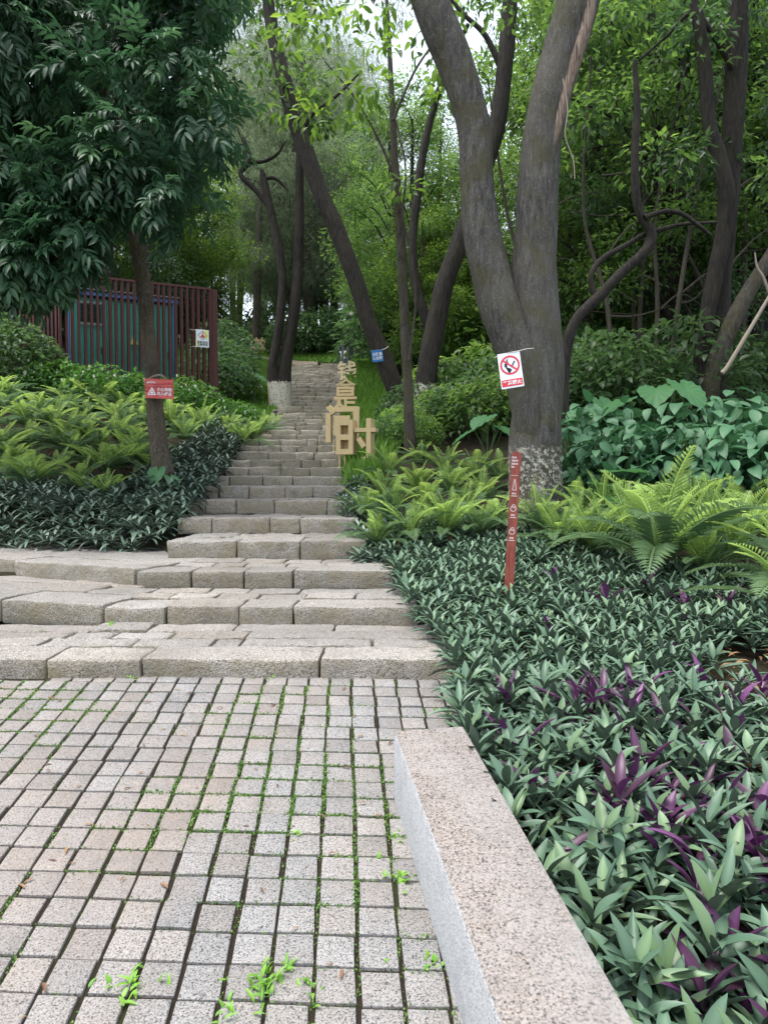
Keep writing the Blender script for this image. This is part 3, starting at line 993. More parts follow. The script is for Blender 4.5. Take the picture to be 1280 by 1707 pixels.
def build_left_cover():
    lv = Leaves()
    variants = [rosette_arrays(random.randint(10, 14), 0.175, 0.036, -15, 60) for _ in range(10)]
    polyA = [(-5.8, 8.15), (-4.0, 7.55), (-2.8, 7.15), (-2.35, 7.05), (-2.1, 7.4), (-2.15, 8.1), (-2.25, 8.9), (-5.6, 8.9)]
    for x, y in poisson(polyA, 0.105, seed=5):
        rosette_leaves(lv, random.choice(variants), (x, y, gz(x, y) + random.uniform(.02, .2)), random.uniform(0, 6), random.uniform(.85, 1.25))
    polyB = [(-2.2, 8.5), (-2.2, 9.5), (-2.36, 11.0), (-2.45, 12.5), (-2.5, 13.6), (-2.9, 13.6), (-3.1, 12), (-3.1, 10), (-3, 8.5)]
    for x, y in poisson(polyB, 0.13, seed=6):
        rosette_leaves(lv, random.choice(variants), (x, y, gz(x, y) + random.uniform(.02, .3)), random.uniform(0, 6), random.uniform(.9, 1.25))
    o = link('creeping_plants', lv.mesh('creeping_plants', M['leaf_left']))
    tag(o, 'dark lance leaved creeping plants spilling over the left bed edge', 'ground cover', kind='stuff')
    lv = Leaves()
    polyC = [(-0.2, 6.1), (0.15, 6.3), (0.2, 7.4), (-0.1, 8.6), (-0.3, 9.6), (-0.55, 9.6), (-0.5, 8.2), (-0.32, 7.2), (-0.28, 6.6)]
    for x, y in poisson(polyC, 0.13, seed=8):
        rosette_leaves(lv, random.choice(variants), (x, y, gz(x, y) + random.uniform(.0, .14)), random.uniform(0, 6), random.uniform(.8, 1.1))
    o = link('creeping_plants', lv.mesh('creeping_plants', M['leaf_left']))
    tag(o, 'dark creeping plants along the right end of the steps', 'ground cover', kind='stuff')


build_left_cover()


# ------------------------------------------------------------------ ferns
def frond_mesh(name, arc, m, npin=22, wid=0.3):
    """feather frond of length 1 along +Y rising then arching; pinnae as narrow leaves"""
    lv = Leaves()
    pts, n = [], npin + 4
    ang = arc[0]
    p = np.array([0, 0, 0.0])
    P, T = [], []
    for i in range(n + 1):
        s = i / n
        a = arc[0] + (arc[1] - arc[0]) * s ** 1.3
        d = np.array([0, cos(a), sin(a)])
        P.append(p.copy()); T.append(d)
        p = p + d / n
    P, T = np.array(P), np.array(T)
    k = np.arange(3, n)
    s = k / n
    half = wid * np.sin(pi * np.clip(s, 0, 1) ** 0.85) ** 0.7 * 0.5 + 0.02
    up = np.cross(np.array([[1.0, 0, 0]]), T[k])
    for sg in (-1, 1):
        D = np.stack([np.full(len(k), sg * 1.0), np.zeros(len(k)), np.zeros(len(k))], 1) + T[k] * (0.35 + 0.5 * s)[:, None] + up * 0.18 + rng.normal(size=(len(k), 3)) * 0.05
        lv.add(L2, P[k], D, up, half * rng.uniform(.9, 1.1, len(k)), np.full(len(k), 0.0165), np.clip(0.25 + 0.5 * s + rng.normal(size=len(k)) * .12, 0, 1))
    # rachis
    Dr = T[:-1]
    lv.add((np.array([(-.5, 0, 0), (.5, 0, 0), (.5, 1.05, 0), (-.5, 1.05, 0)], float), [np.array([(0, 1, 2, 3)])]), P[:-1] + np.array([0, 0, -.002]), Dr, up[0][None].repeat(len(Dr), 0), 1.0 / n, 0.014, 0.75)
    return lv.mesh(name, m, smooth=False)


YOUNG = [frond_mesh('frond', (R(78), R(35)), M['fern_young'], 25, 0.30), frond_mesh('frond', (R(72), R(5)), M['fern_young'], 25, 0.32), frond_mesh('frond', (R(84), R(55)), M['fern_young'], 25, 0.26)]
MIDF = [frond_mesh('frond', (R(66), R(5)), M['fern_young'], 26, 0.32), frond_mesh('frond', (R(56), R(-10)), M['fern_old'], 26, 0.32)]
OLD = [frond_mesh('frond', (R(42), R(-28)), M['fern_old'], 26, 0.32), frond_mesh('frond', (R(28), R(-32)), M['fern_old'], 26, 0.3)]
DRY = [frond_mesh('frond', (R(5), R(-75)), M['fern_dry'], 20, 0.2)]


def fern(x, y, size, label, group, seed, bright=1.0):
    rr = random.Random(seed)
    e = empty('fern', (x, y, gz(x, y) + 0.08 * size + 0.04), rr.uniform(0, 6.28), label, 'fern', group)
    n_y, n_m, n_o = rr.randint(5, 7), rr.randint(5, 6), rr.randint(5, 7)
    az = rr.uniform(0, 6)
    for n_, pool, ls in ((n_y, YOUNG, 0.85), (n_m, MIDF, 1.0), (n_o, OLD, 1.05), (rr.randint(0, 2), DRY, .7)):
        for i in range(n_):
            if pool is YOUNG and rr.random() > bright: pool_ = MIDF
            else: pool_ = pool
            me = rr.choice(pool_)
            L = size * ls * rr.uniform(.75, 1.1) * 0.56
            a = az + i * 6.283 / max(1, n_) + rr.uniform(-.35, .35)
            link('frond', me, e, (cos(a) * .02, sin(a) * .02, 0), (rr.uniform(-.12, .12), rr.uniform(-.25, .25), a), (L * rr.uniform(.9, 1.1), L, L))
        az += 0.7
    return e


XP = lambda px, Y: (px - CX) / F * Y
RIGHT_FERNS = [(630, 6.6, .85), (684, 6.65, 1.0), (745, 6.75, 1.05), (800, 6.75, .8), (606, 7.7, .8), (655, 7.5, .9), (712, 7.6, 1.0), (772, 7.4, .85), (825, 7.0, .85), (905, 6.8, 1.05), (962, 6.9, .9),
               (640, 8.7, .9), (695, 8.8, 1.0), (752, 8.6, 1.0), (805, 8.2, .95), (648, 9.8, .95), (700, 10.2, 1.0), (742, 9.7, 1.1), (792, 9.5, 1.0), (835, 9.4, 1.0),
               (1012, 6.5, 1.0), (1045, 6.9, 1.0), (1180, 5.55, 0.95), (1185, 6.7, 1.25), (1245, 6.4, 1.3), (1240, 7.4, 1.2), (965, 7.6, .9), (1120, 7.2, 1.1), (1330, 5.0, 1.5), (935, 6.35, 1.0), (990, 6.15, 1.1), (1055, 6.25, 1.2), (1150, 6.3, 1.2), (1225, 5.85, 1.3), (1290, 6.8, 1.4), (1010, 7.3, 1.1), (1150, 7.4, 1.2)]
ORD = ['first', 'second', 'third', 'fourth', 'fifth', 'sixth', 'seventh', 'eighth', 'ninth', 'tenth', 'eleventh', 'twelfth', 'thirteenth', 'fourteenth', 'fifteenth', 'sixteenth', 'seventeenth', 'eighteenth', 'nineteenth', 'twentieth', 'twenty first', 'twenty second', 'twenty third']
def row_labels(items, text):
    """items: (row, x, index) -> label by row and place counted from the stairs"""
    out = {}
    for r_ in sorted({i[0] for i in items}):
        for k, it in enumerate(sorted([i for i in items if i[0] == r_], key=lambda q: abs(q[1] + 0.8))):
            out[it[2]] = text.format(ORD[k], r_)
    return out
ROWN = lambda Y: 'front' if Y < 7.05 else 'second' if Y < 8.0 else 'third' if Y < 9.0 else 'back'
lab = row_labels([(ROWN(Y), XP(px, Y), i) for i, (px, Y, s) in enumerate(RIGHT_FERNS)], '{} bright fern from the stairs in the {} row of the right bed')
for i, (px, Y, s) in enumerate(RIGHT_FERNS):
    fern(XP(px, Y), Y, s, lab[i], 'ferns in the right bed', 100 + i, 0.95)
fern(XP(1100, 5.6), 5.6, 1.95, 'largest spreading bright fern, right of the red post and in front of the shrubs', 'ferns in the right bed', 71, 1)
fern(XP(1345, 4.35), 4.35, 1.5, 'light green fern whose long fronds reach in at the right edge above the oyster plants', 'ferns in the right bed', 77, 1)
LEFT_FERNS = []
rr = random.Random(5)
for Y, n, s in ((9.0, 6, .9), (9.8, 8, 1.05), (10.8, 9, 1.15), (11.8, 10, 1.2), (12.9, 10, 1.2), (14.0, 9, 1.2)):
    xl, xr = XP(-30, Y), -3.0 - 0.02 * Y
    for i in range(n):
        LEFT_FERNS.append((xl + (xr - xl) * (i + rr.uniform(.1, .9)) / n, Y + rr.uniform(-.4, .4), s * rr.uniform(.85, 1.15), Y))
LROW = {9.0: 'lowest', 9.8: 'second', 10.8: 'third', 11.8: 'fourth', 12.9: 'fifth', 14.0: 'top'}
lab = row_labels([(LROW[r_], x, i) for i, (x, Y, s, r_) in enumerate(LEFT_FERNS)], '{} arching fern from the stairs in the {} row on the left bank')
for i, (x, Y, s, r_) in enumerate(LEFT_FERNS):
    fern(x, Y, s, lab[i], 'ferns on the left bank', 300 + i, 0.3)
for k, (px, Y, s) in enumerate(((405, 12.3, 1.1), (380, 12.9, 1.1), (430, 13.2, 1.1), (350, 13.4, 1.1), (445, 14.3, 1.0))):
    fern(XP(px, Y), Y, s, f'fresh green fern beside the middle steps on the left, {ORD[k]} counting up the slope', 'ferns beside the middle steps', int(px), 1)


# ------------------------------------------------------------------ shrubs, elephant ears, hedge, grass
def shrub_mesh(name, m, n, rad, hgt, L, W, tpl=OVAL, seed=1):
    r2 = np.random.default_rng(seed)
    th = r2.uniform(0, 2 * pi, n)
    rr_ = np.sqrt(r2.uniform(0, 1, n)) * rad
    dome = hgt * np.sqrt(np.maximum(0.03, 1 - (rr_ / rad) ** 2 * 0.85))
    z = dome * (1 - 0.75 * r2.uniform(0, 1, n) ** 2.0)
    P = np.stack([np.cos(th) * rr_, np.sin(th) * rr_, z], 1)
    D = np.stack([np.cos(th), np.sin(th), np.zeros(n)], 1) * (0.6 * rr_ / rad)[:, None] + r2.normal(size=(n, 3)) * 0.55
    D[:, 2] = -0.25 + r2.normal(size=n) * 0.35
    U = np.stack([np.zeros(n), np.zeros(n), np.ones(n)], 1) + r2.normal(size=(n, 3)) * 0.25
    lv = Leaves()
    k = r2.uniform(.7, 1.15, n)
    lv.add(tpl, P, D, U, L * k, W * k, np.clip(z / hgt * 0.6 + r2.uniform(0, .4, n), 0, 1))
    # stems
    tb = []
    me = lv.mesh(name, m)
    return me


def stems_mesh(rad, hgt, n, seed, r=0.012):
    rr2 = random.Random(seed)
    tb = Tubes()
    for i in range(n):
        a, q = rr2.uniform(0, 6.28), rr2.uniform(.3, .9) * rad
        tb.add([(cos(a) * q * .2, sin(a) * q * .2, -.1), (cos(a) * q * .55, sin(a) * q * .55, hgt * .5), (cos(a) * q, sin(a) * q, hgt * .85)], [r, r * .8, r * .4], 5, 3, 0)
    return tb.mesh('stem', M['stem'])


def place_shrub(protos, x, y, sc, rz, label, cat, group, name='shrub', z=None):
    f, s = random.choice(protos)
    e = empty(name, (x, y, gz(x, y) - 0.02 if z is None else z), rz, label, cat, group)
    e.scale = (sc, sc, sc)
    link('foliage', f, e)
    link('stem', s, e)
    return e


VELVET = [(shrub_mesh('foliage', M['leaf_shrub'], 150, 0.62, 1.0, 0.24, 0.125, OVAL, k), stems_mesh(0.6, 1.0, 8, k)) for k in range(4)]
for i, (px, Y, s) in enumerate([(960, 8.9, .95), (1010, 8.4, .9), (1060, 8.5, 1.0), (1110, 8.3, 1.0), (1160, 8.1, 1.0), (1215, 8.0, 1.05), (1270, 7.9, 1.05), (1325, 7.8, 1.0), (985, 9.6, 1.1), (1050, 9.5, 1.1), (1120, 9.4, 1.15), (1190, 9.2, 1.2), (1255, 9.1, 1.25), (1320, 9.0, 1.2)]):
    place_shrub(VELVET, XP(px, Y), Y, s, i * 1.3, f'{ORD[i if i < 8 else i - 8]} velvety shrub from the twin trunk in the {"front" if i < 8 else "back"} row on the right', 'shrub', 'velvety shrubs right of the twin trunk')

HEDGE = [(shrub_mesh('foliage', M['leaf_hedge'], 900, 0.9, 1.0, 0.13, 0.075, L4, 20 + k), stems_mesh(0.8, 1.0, 7, k)) for k in range(3)]
DARKS = [(shrub_mesh('foliage', M['leaf_dark'], 1000, 1.0, 1.4, 0.15, 0.085, L4, 30 + k), stems_mesh(0.9, 1.3, 8, k)) for k in range(3)]
MIDS = [(shrub_mesh('foliage', M['leaf_mid'], 1000, 1.0, 1.4, 0.16, 0.08, L4, 40 + k), stems_mesh(0.9, 1.3, 8, k)) for k in range(3)]
for i, px in enumerate((60, 105, 140, 178, 205, 240, 285, 310, 345, 372, 398)):
    Y = 14.9 + (i % 3) * 0.35
    place_shrub(HEDGE, XP(px, Y), Y, (.75, .95, .85, 1.0)[i % 4] * (1 if px < 330 else .75), i * 1.1, 'glossy bright green bush at the foot of the red slatted fence', 'bush', 'bushes along the slatted fence', 'bush')
for i, (px, Y, s) in enumerate([(376, 18.6, .95), (364, 20, 1.1), (386, 21.5, .85), (372, 23.5, 1.2)]):
    place_shrub(DARKS, XP(px, Y), Y, s, i, 'dark bush at the right end of the slatted fence', 'bush', 'dark bushes beside the fence end', 'bush')
for i, (px, Y, s) in enumerate([(672, 13.2, .5), (655, 12.6, .42), (692, 12.2, .5), (684, 14.5, .7), (735, 13.5, .7), (778, 13, .8), (815, 12.5, .85), (760, 15, 1.0), (805, 15.5, 1.2), (845, 14, 1.1), (735, 16.5, 1.0)]):
    place_shrub(DARKS if i % 2 else MIDS, XP(px, Y), Y, s, i, 'leafy dark bush between the stairs and the twin trunk', 'bush', 'bushes behind the right ferns', 'bush')
for i, (px, Y, s) in enumerate([(500, 33, 1.6), (540, 34, 1.7), (575, 36, 1.6), (618, 33, 1.2), (645, 31, 1.2), (600, 37, 1.8), (470, 36, 1.8), (440, 38, 1.8), (655, 27, 1.2), (690, 26, 1.4)]):
    place_shrub(DARKS, XP(px, Y), Y, s, i, 'rounded dark bush behind the top of the stairs', 'bush', 'bushes at the top of the stairs', 'bush')
rr = random.Random(9)
for i in range(26):
    Y = rr.uniform(12, 19)
    place_shrub(DARKS, XP(rr.uniform(880, 1340), Y), Y, rr.uniform(.9, 1.5), i, 'dark undergrowth bush in the shade of the right wood', 'bush', 'undergrowth bushes in the right wood', 'bush')
for i, (px, Y, s) in enumerate([(-40, 23, 2.2), (10, 24, 2.4), (60, 25, 2.3), (120, 26, 2.2), (180, 27, 2.2), (240, 28, 2.2), (300, 28, 2.0), (-10, 15.6, 1.3), (22, 15.2, 1.15)]):
    place_shrub(DARKS, XP(px, Y), Y, s, i, 'tall dark bush rising behind the slatted fence', 'bush', 'tall bushes behind the fence', 'bush')
for i in range(34):
    Y = rr.uniform(21, 36)
    place_shrub((MIDS, DARKS)[i % 2], XP(rr.uniform(640, 1340), Y), Y, rr.uniform(1.5, 2.4), i, 'tall bush far back between the trunks of the right wood', 'bush', 'far bushes in the right wood', 'bush')
for i in range(8):
    Y = rr.uniform(18, 22)
    place_shrub(MIDS, XP(rr.uniform(-60, 30), Y), Y - 3, rr.uniform(1.3, 1.9), i, 'bush at the left edge beside the slatted fence', 'bush', 'bushes left of the fence', 'bush')


def ear_leaf_mesh():
    """broad heart shaped leaf, length 1"""
    outl0 = [(0, 0.02), (-.14, -.16), (-.30, -.12), (-.40, .08), (-.42, .3), (-.34, .55), (-.2, .78), (0, 1.0), (.2, .78), (.34, .55), (.42, .3), (.40, .08), (.30, -.12), (.14, -.16)]
    outl = []
    for i in range(len(outl0)):
        a, b = outl0[i], outl0[(i + 1) % len(outl0)]
        outl += [a, ((a[0] + b[0]) / 2 * 1.04, (a[1] + b[1]) / 2 * 1.02)]
    V, T = [], []
    for s in (0.0, 0.45, 1.0):
        for i, (x, y) in enumerate(outl):
            q = (0.022 if i % 2 else -0.018) * s
            yy = 0.25 + (y - 0.25) * s
            V.append((x * s, yy, 0.10 * abs(x * s) - 0.16 * max(0, yy) ** 2 + q))
            T.append(0.3 + 0.2 * (1 - s) + (0.0 if i % 2 else 0.5))
    n = len(outl)
    Fq = []
    for r_ in range(2):
        for i in range(n):
            Fq.append((r_ * n + i, r_ * n + (i + 1) % n, (r_ + 1) * n + (i + 1) % n, (r_ + 1) * n + i))
    Fq = np.array(Fq)[:, ::-1]
    return np_mesh('leaf', np.array(V), [Fq], M['leaf_ear'], {'tint': T})


EAR = ear_leaf_mesh()


def elephant_ear(x, y, leaves, label, group=None, z0=None):
    z = gz(x, y) if z0 is None else z0
    e = empty('elephant_ear', (x, y, z), 0, label, 'plant', group)
    for (dx, dy, h, L, az, tilt) in leaves:
        link('leaf', EAR, e, (dx, dy, h), (R(tilt), 0, R(az)), L)
        tb = Tubes()
        tb.add([(0, 0, 0), (dx * .4, dy * .4, h * .6), (dx, dy, h)], [.015, .012, .008], 5, 3, 0)
        link('stalk', tb.mesh('stalk', M['stem']), e)
    return e


elephant_ear(XP(1090, 9.6), 9.6, [(0, 0, 1.25, .55, 160, -25), (.35, .1, 1.32, .6, 200, -35), (-.35, .1, 1.1, .5, 120, -20), (.6, .2, 1.1, .5, 240, -20)], 'elephant ear plant with two broad leaves above the right shrubs')
elephant_ear(XP(975, 9.8), 9.8, [(0, 0, .95, .55, 150, -30), (.2, .1, 1.1, .5, 210, -40), (-.25, -.1, .8, .5, 100, -20)], 'elephant ear plant close behind the right side of the twin trunk')
elephant_ear(XP(985, 7.6), 7.6, [(.0, -.1, .42, .45, 250, -5), (.25, .1, .55, .5, 290, 5), (.1, -.2, .3, .3, 190, -10)], 'low elephant ear plant with broad flat leaves right of the twin trunk base')
elephant_ear(XP(265, 8.75), 8.75, [(0, 0, .42, .27, 165, -50), (.14, -.02, .33, .22, 230, -35), (.05, -.05, .2, .2, 120, -35)], 'small elephant ear plant at the foot of the tree with the red sign')
elephant_ear(XP(388, 19.5), 19.5, [(0, 0, 1.0, .9, 220, -25), (.4, 0, .8, .8, 250, -20), (.2, -.1, .6, .8, 200, -15), (-.3, .2, 1.3, .8, 160, -30)], 'elephant ear plant between the fence and the white based trunks')
elephant_ear(XP(812, 10.6), 10.6, [(0, 0, .75, .45, 140, -20), (.2, .1, .6, .35, 220, -25), (-.2, 0, .55, .4, 100, -25)], 'elephant ear plant behind the ferns left of the twin trunk')


def grass_patch(name, poly, n, L, label, seed):
    rr3 = np.random.default_rng(seed)
    xs = [p[0] for p in poly]; ys = [p[1] for p in poly]
    P = []
    while len(P) < n:
        x, y = rr3.uniform(min(xs), max(xs)), rr3.uniform(min(ys), max(ys))
        if in_poly(x, y, poly): P.append((x, y, gz(x, y)))
    P = np.array(P)
    D = rr3.normal(size=(n, 3)) * 0.45; D[:, 2] = 1
    lv = Leaves()
    lv.add(L2, P, D, unit(n), L * rr3.uniform(.6, 1.3, n), L * 0.11, rr3.uniform(0, 1, n))
    tag(link(name, lv.mesh(name, M['grass'])), label, 'grass', kind='stuff')


grass_patch('grass', [(-.5, 9.6), (-.05, 9.9), (.2, 12), (.4, 17), (1.6, 24), (1.8, 30), (-1.2, 30), (-1.15, 26), (-1.0, 18), (-.68, 13), (-.6, 11)], 16000, 0.26, 'bright grass growing along the right edge of the stairs', 1)
grass_patch('grass', [(-2.45, 13), (-2.75, 17.5), (-3.3, 24), (-3.5, 27.5), (-9, 27), (-7, 24.5), (-5, 20.5), (-3.6, 15), (-2.9, 13)], 22000, 0.24, 'bright grass around the white based trunks left of the stairs', 2)
grass_patch('grass', [(-9, 33), (-2, 30.5), (2, 29), (2, 33), (-9, 37)], 12000, 0.3, 'pale grass at the top of the stairs', 3)


# ------------------------------------------------------------------ trees
def trunk_pts(pts, Y): return [at(p[0], p[1], Y) for p in pts], [max(.006, p[2] / 2 / F * Y) for p in pts]


def crown_leaves(centers, radii, per, L, W, tpl, droop=0.3, seed=0, flat=0.75, spread=0.9):
    r2 = np.random.default_rng(seed)
    lv = Leaves()
    for c, r_ in zip(centers, radii):
        n = int(per * r2.uniform(.7, 1.3))
        v = r2.normal(size=(n, 3)); v /= np.linalg.norm(v, axis=1, keepdims=True)
        rad = r_ * r2.uniform(0.15, 1.0, n) ** 0.6
        P = np.array(c) + v * rad[:, None] * np.array([1, 1, flat])
        D = v * spread + r2.normal(size=(n, 3)) * 0.5
        D[:, 2] -= droop
        U = np.array([[0, 0, 1.0]]) + r2.normal(size=(n, 3)) * 0.45
        k = r2.uniform(.65, 1.2, n)
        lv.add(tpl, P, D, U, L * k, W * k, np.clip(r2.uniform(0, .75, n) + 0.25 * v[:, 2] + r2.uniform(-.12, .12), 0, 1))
    return lv


def proto_tree(seed, H, trunk_r, crown_r, crown_h, ncl, per, L, W, tpl, leafm, barkm, droop=0.35, clr=0.8, low=0.35):
    """one tree standing at the origin: (trunk mesh, crown mesh)"""
    rr4 = random.Random(seed)
    tb = Tubes()
    lean = (rr4.uniform(-.8, .8), rr4.uniform(-.8, .8))
    top = (lean[0], lean[1], H)
    tb.add([(0, 0, -.3), (lean[0] * .15 + rr4.uniform(-.2, .2), lean[1] * .15, H * .25), (lean[0] * .5 + rr4.uniform(-.3, .3), lean[1] * .5, H * .6), top], [trunk_r * 1.15, trunk_r, trunk_r * .75, trunk_r * .25], 8, 4, .05, seed=seed)
    cs, rs = [], []
    for i in range(ncl):
        a = rr4.uniform(0, 6.283)
        q = math.sqrt(rr4.random()) * crown_r
        z = H * low + crown_h * rr4.random()
        edge = 1 - abs((z - H * low) / crown_h - 0.5) * 0.9
        c = (lean[0] * .6 + cos(a) * q * edge, lean[1] * .6 + sin(a) * q * edge, z)
        cs.append(c); rs.append(clr * rr4.uniform(.6, 1.3))
        if i % 3 == 0:
            z0 = max(H * .2, z - rr4.uniform(.8, 2.2))
            f = z0 / H
            b = (lean[0] * f, lean[1] * f, min(z0, H * .95))
            mid = tuple((b[k] + c[k]) / 2 + (0.25 if k == 2 else rr4.uniform(-.3, .3)) for k in range(3))
            r0 = trunk_r * (.42 - .25 * f)
            tb.add([b, mid, c], [r0, r0 * .6, .012], 5, 4, .03)
    return tb.mesh('trunk', barkm), crown_leaves(cs, rs, per, L, W, tpl, droop, seed).mesh('crown', leafm)


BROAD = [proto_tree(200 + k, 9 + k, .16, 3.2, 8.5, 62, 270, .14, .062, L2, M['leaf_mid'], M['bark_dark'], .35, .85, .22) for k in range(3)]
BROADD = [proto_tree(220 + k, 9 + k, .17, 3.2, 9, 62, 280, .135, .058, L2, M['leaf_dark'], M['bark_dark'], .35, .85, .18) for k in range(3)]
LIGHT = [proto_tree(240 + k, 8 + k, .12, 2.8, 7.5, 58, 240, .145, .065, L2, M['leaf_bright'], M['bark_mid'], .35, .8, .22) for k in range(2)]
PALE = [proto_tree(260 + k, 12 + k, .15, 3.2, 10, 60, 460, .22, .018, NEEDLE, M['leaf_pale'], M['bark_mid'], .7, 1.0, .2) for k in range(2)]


def place_tree(protos, px, Y, sc, label, group, dz=0.0, cat='tree', k=None):
    if 600 < px < 930 and sc > .9: sc = .55 + .25 * random.random() * (Y / 40)       # the canopy is open here
    tr, cr = protos[k % len(protos)] if k is not None else random.choice(protos)
    x = XP(px, Y)
    e = empty('forest_tree', (x, Y, gz(x, Y) - .1 + dz), random.uniform(0, 6.28), label, cat, group)
    e.scale = (sc, sc, sc * random.uniform(.92, 1.1))
    link('trunk', tr, e)
    link('crown', cr, e)
    return e


rr = random.Random(21)
random.seed(33)
# the dense wood on the right
for i in range(13):
    Y = rr.uniform(15, 24)
    place_tree(rr.choice((BROAD, BROAD, BROADD)), rr.uniform(880, 1420), Y, rr.uniform(.9, 1.25), 'leafy tree crowded into the dark wood on the right', 'trees of the right wood')
for i in range(16):
    Y = rr.uniform(23, 36)
    place_tree(rr.choice((LIGHT, BROAD)), rr.uniform(930, 1450), Y, rr.uniform(1.1, 1.6), 'sunlit light green tree farther back in the right wood', 'light trees behind the right wood')
# behind the stairs, between the leaning trunk and the twin tree
for i in range(8):
    Y = rr.uniform(18, 26)
    place_tree(rr.choice((LIGHT, BROAD)), rr.uniform(640, 800), Y, rr.uniform(.5, .85), 'small leafy tree behind the leaning dark trunk', 'small trees behind the leaning trunk')
for i in range(9):
    Y = rr.uniform(40, 58)
    place_tree(rr.choice((BROAD, BROADD, PALE)), rr.uniform(430, 900), Y, rr.uniform(1.2, 1.8), 'tall tree on the hillside beyond the top of the stairs', 'trees beyond the stairs')
# feathery pale trees left of the stairs
for i in range(10):
    Y = rr.uniform(33, 46)
    place_tree(PALE, rr.uniform(300, 600), Y, rr.uniform(1.0, 1.5), 'feathery grey green tree on the slope behind the fence', 'feathery trees behind the fence')
for i in range(9):
    Y = rr.uniform(24, 34)
    place_tree(rr.choice((BROAD, LIGHT)), rr.uniform(150, 380), Y, rr.uniform(.5, .8), 'low leafy tree between the fence and the feathery trees', 'low trees behind the fence')
for i in range(10):
    Y = rr.uniform(20, 40)
    place_tree(BROADD, rr.uniform(-250, 200), Y, rr.uniform(1.0, 1.5), 'dark tree behind the fence at the left edge', 'dark trees behind the fence')
for i in range(20):
    Y = rr.uniform(50, 90)
    place_tree(rr.choice((BROAD, BROADD, PALE)), rr.uniform(-150, 1450), Y, rr.uniform(1.8, 2.8), 'tall tree far up the wooded hillside', 'trees far up the hillside')


def tree_root(name, base, label, cat='tree', group=None):
    return empty(name, base, 0, label, cat, group)


def world_child(name, me, parent):
    o = link(name, me, parent)
    o.matrix_parent_inverse = Matrix.Translation(-Vector(parent.location))
    return o


def big_tree(name, label, stems, barkm, Y, crown=None, group=None, paint=.48, ground=None):
    """stems: list of (points (px,py,width px), is_trunk, dY)"""
    p0 = at(stems[0][0][0][0], stems[0][0][0][1], Y)
    root = tree_root(name, (p0.x, p0.y, p0.z), label, 'tree', group)
    for i, (pts, nm, dY) in enumerate(stems):
        tb = Tubes()
        P, Rr = trunk_pts(pts, Y + dY)
        if nm == 'trunk':
            P = [P[0] - Vector((0, 0, .8)) + (P[0] - P[1]) * .0] + P
            Rr = [Rr[0] * 1.15] + Rr
        seg = 18 if Rr[0] > .12 else 9
        tb.add(P, Rr, seg, 6, .07, (paint if paint == 0 else 0.6 + paint) if nm == 'trunk' else 0, p0.z, seed=i * 3.3 + Y)
        world_child(nm, tb.mesh(nm, barkm), root)
    if crown is not None:
        world_child('crown', crown, root)
    return root


# twin trunk tree
twin_c, twin_r = [], []
r5 = random.Random(3)
for i in range(55):
    a = r5.uniform(0, 6.28); q = math.sqrt(r5.random()) * 4.2
    twin_c.append((1.9 + cos(a) * q, 9.5 + sin(a) * q, r5.uniform(8.6, 13.0))); twin_r.append(r5.uniform(.6, 1.1))
twin = big_tree('twin_tree', 'thick grey tree forked low into two trunks with a no smoking sign', [
    ([(893, 800, 88), (893, 740, 86), (897, 680, 80), (899, 600, 77), (891, 480, 74), (892, 400, 70), (898, 300, 66), (909, 200, 64), (935, 100, 68), (962, 0, 70), (985, -110, 62), (1010, -260, 40)], 'trunk', .05),
    ([(890, 760, 54), (884, 690, 62), (869, 610, 66), (847, 550, 68), (823, 480, 66), (806, 400, 63), (795, 300, 56), (787, 200, 55), (757, 100, 61), (717, 0, 60), (680, -100, 50), (640, -260, 30)], 'trunk', -.02)],
    M['bark_twin'], 8.0, crown_leaves(twin_c, twin_r, 80, .16, .07, L2, .3, 5).mesh('crown', M['leaf_mid']), paint=.36)
tb = Tubes()
P, Rr = trunk_pts([(988, -20, 20), (976, 40, 22), (958, 100, 21), (940, 160, 18), (926, 220, 14), (917, 260, 9), (911, 288, 3)], 7.90)
tb.add(P, Rr, 14, 8, .12)
world_child('torn_wood', tb.mesh('torn_wood', M['torn']), twin)
P, Rr = trunk_pts([(938, 130, 3), (946, 180, 2.5), (942, 225, 2), (955, 265, 2), (958, 298, 1)], 7.7)
tb = Tubes(); tb.add(P, Rr, 5, 5, 0)
world_child('bark_strip', tb.mesh('bark_strip', M['stick']), twin)

# tree with the red sign, dark drooping compound leaves
def compound_leaf():
    P, D, L, W = [], [], [], []
    for i in range(5):
        s = 0.15 + i * 0.19
        for sg in (-1, 1):
            P.append((0, s * .8, -.12 * s * s)); D.append((sg * (.8 + .2 * sin(i * 3 + sg)), .7 + .3 * cos(i * 2 + sg), -.35 + .25 * sin(i * 4.1 + sg * 2))); L.append(.46 * (1 - .25 * abs(s - .5)) * (1 + .12 * sg * cos(i * 2.2))); W.append(.16)
    P.append((0, .85, -.1)); D.append((0, 1, -.4)); L.append(.42); W.append(.13)
    lv = Leaves(); lv.add(L4, np.array(P), np.array(D), np.tile([[0, 0, 1.0]], (len(P), 1)), np.array(L), np.array(W), .5)
    V = np.concatenate(lv.V); f = np.concatenate(lv.F[3])
    return V, [f]


COMP = compound_leaf()


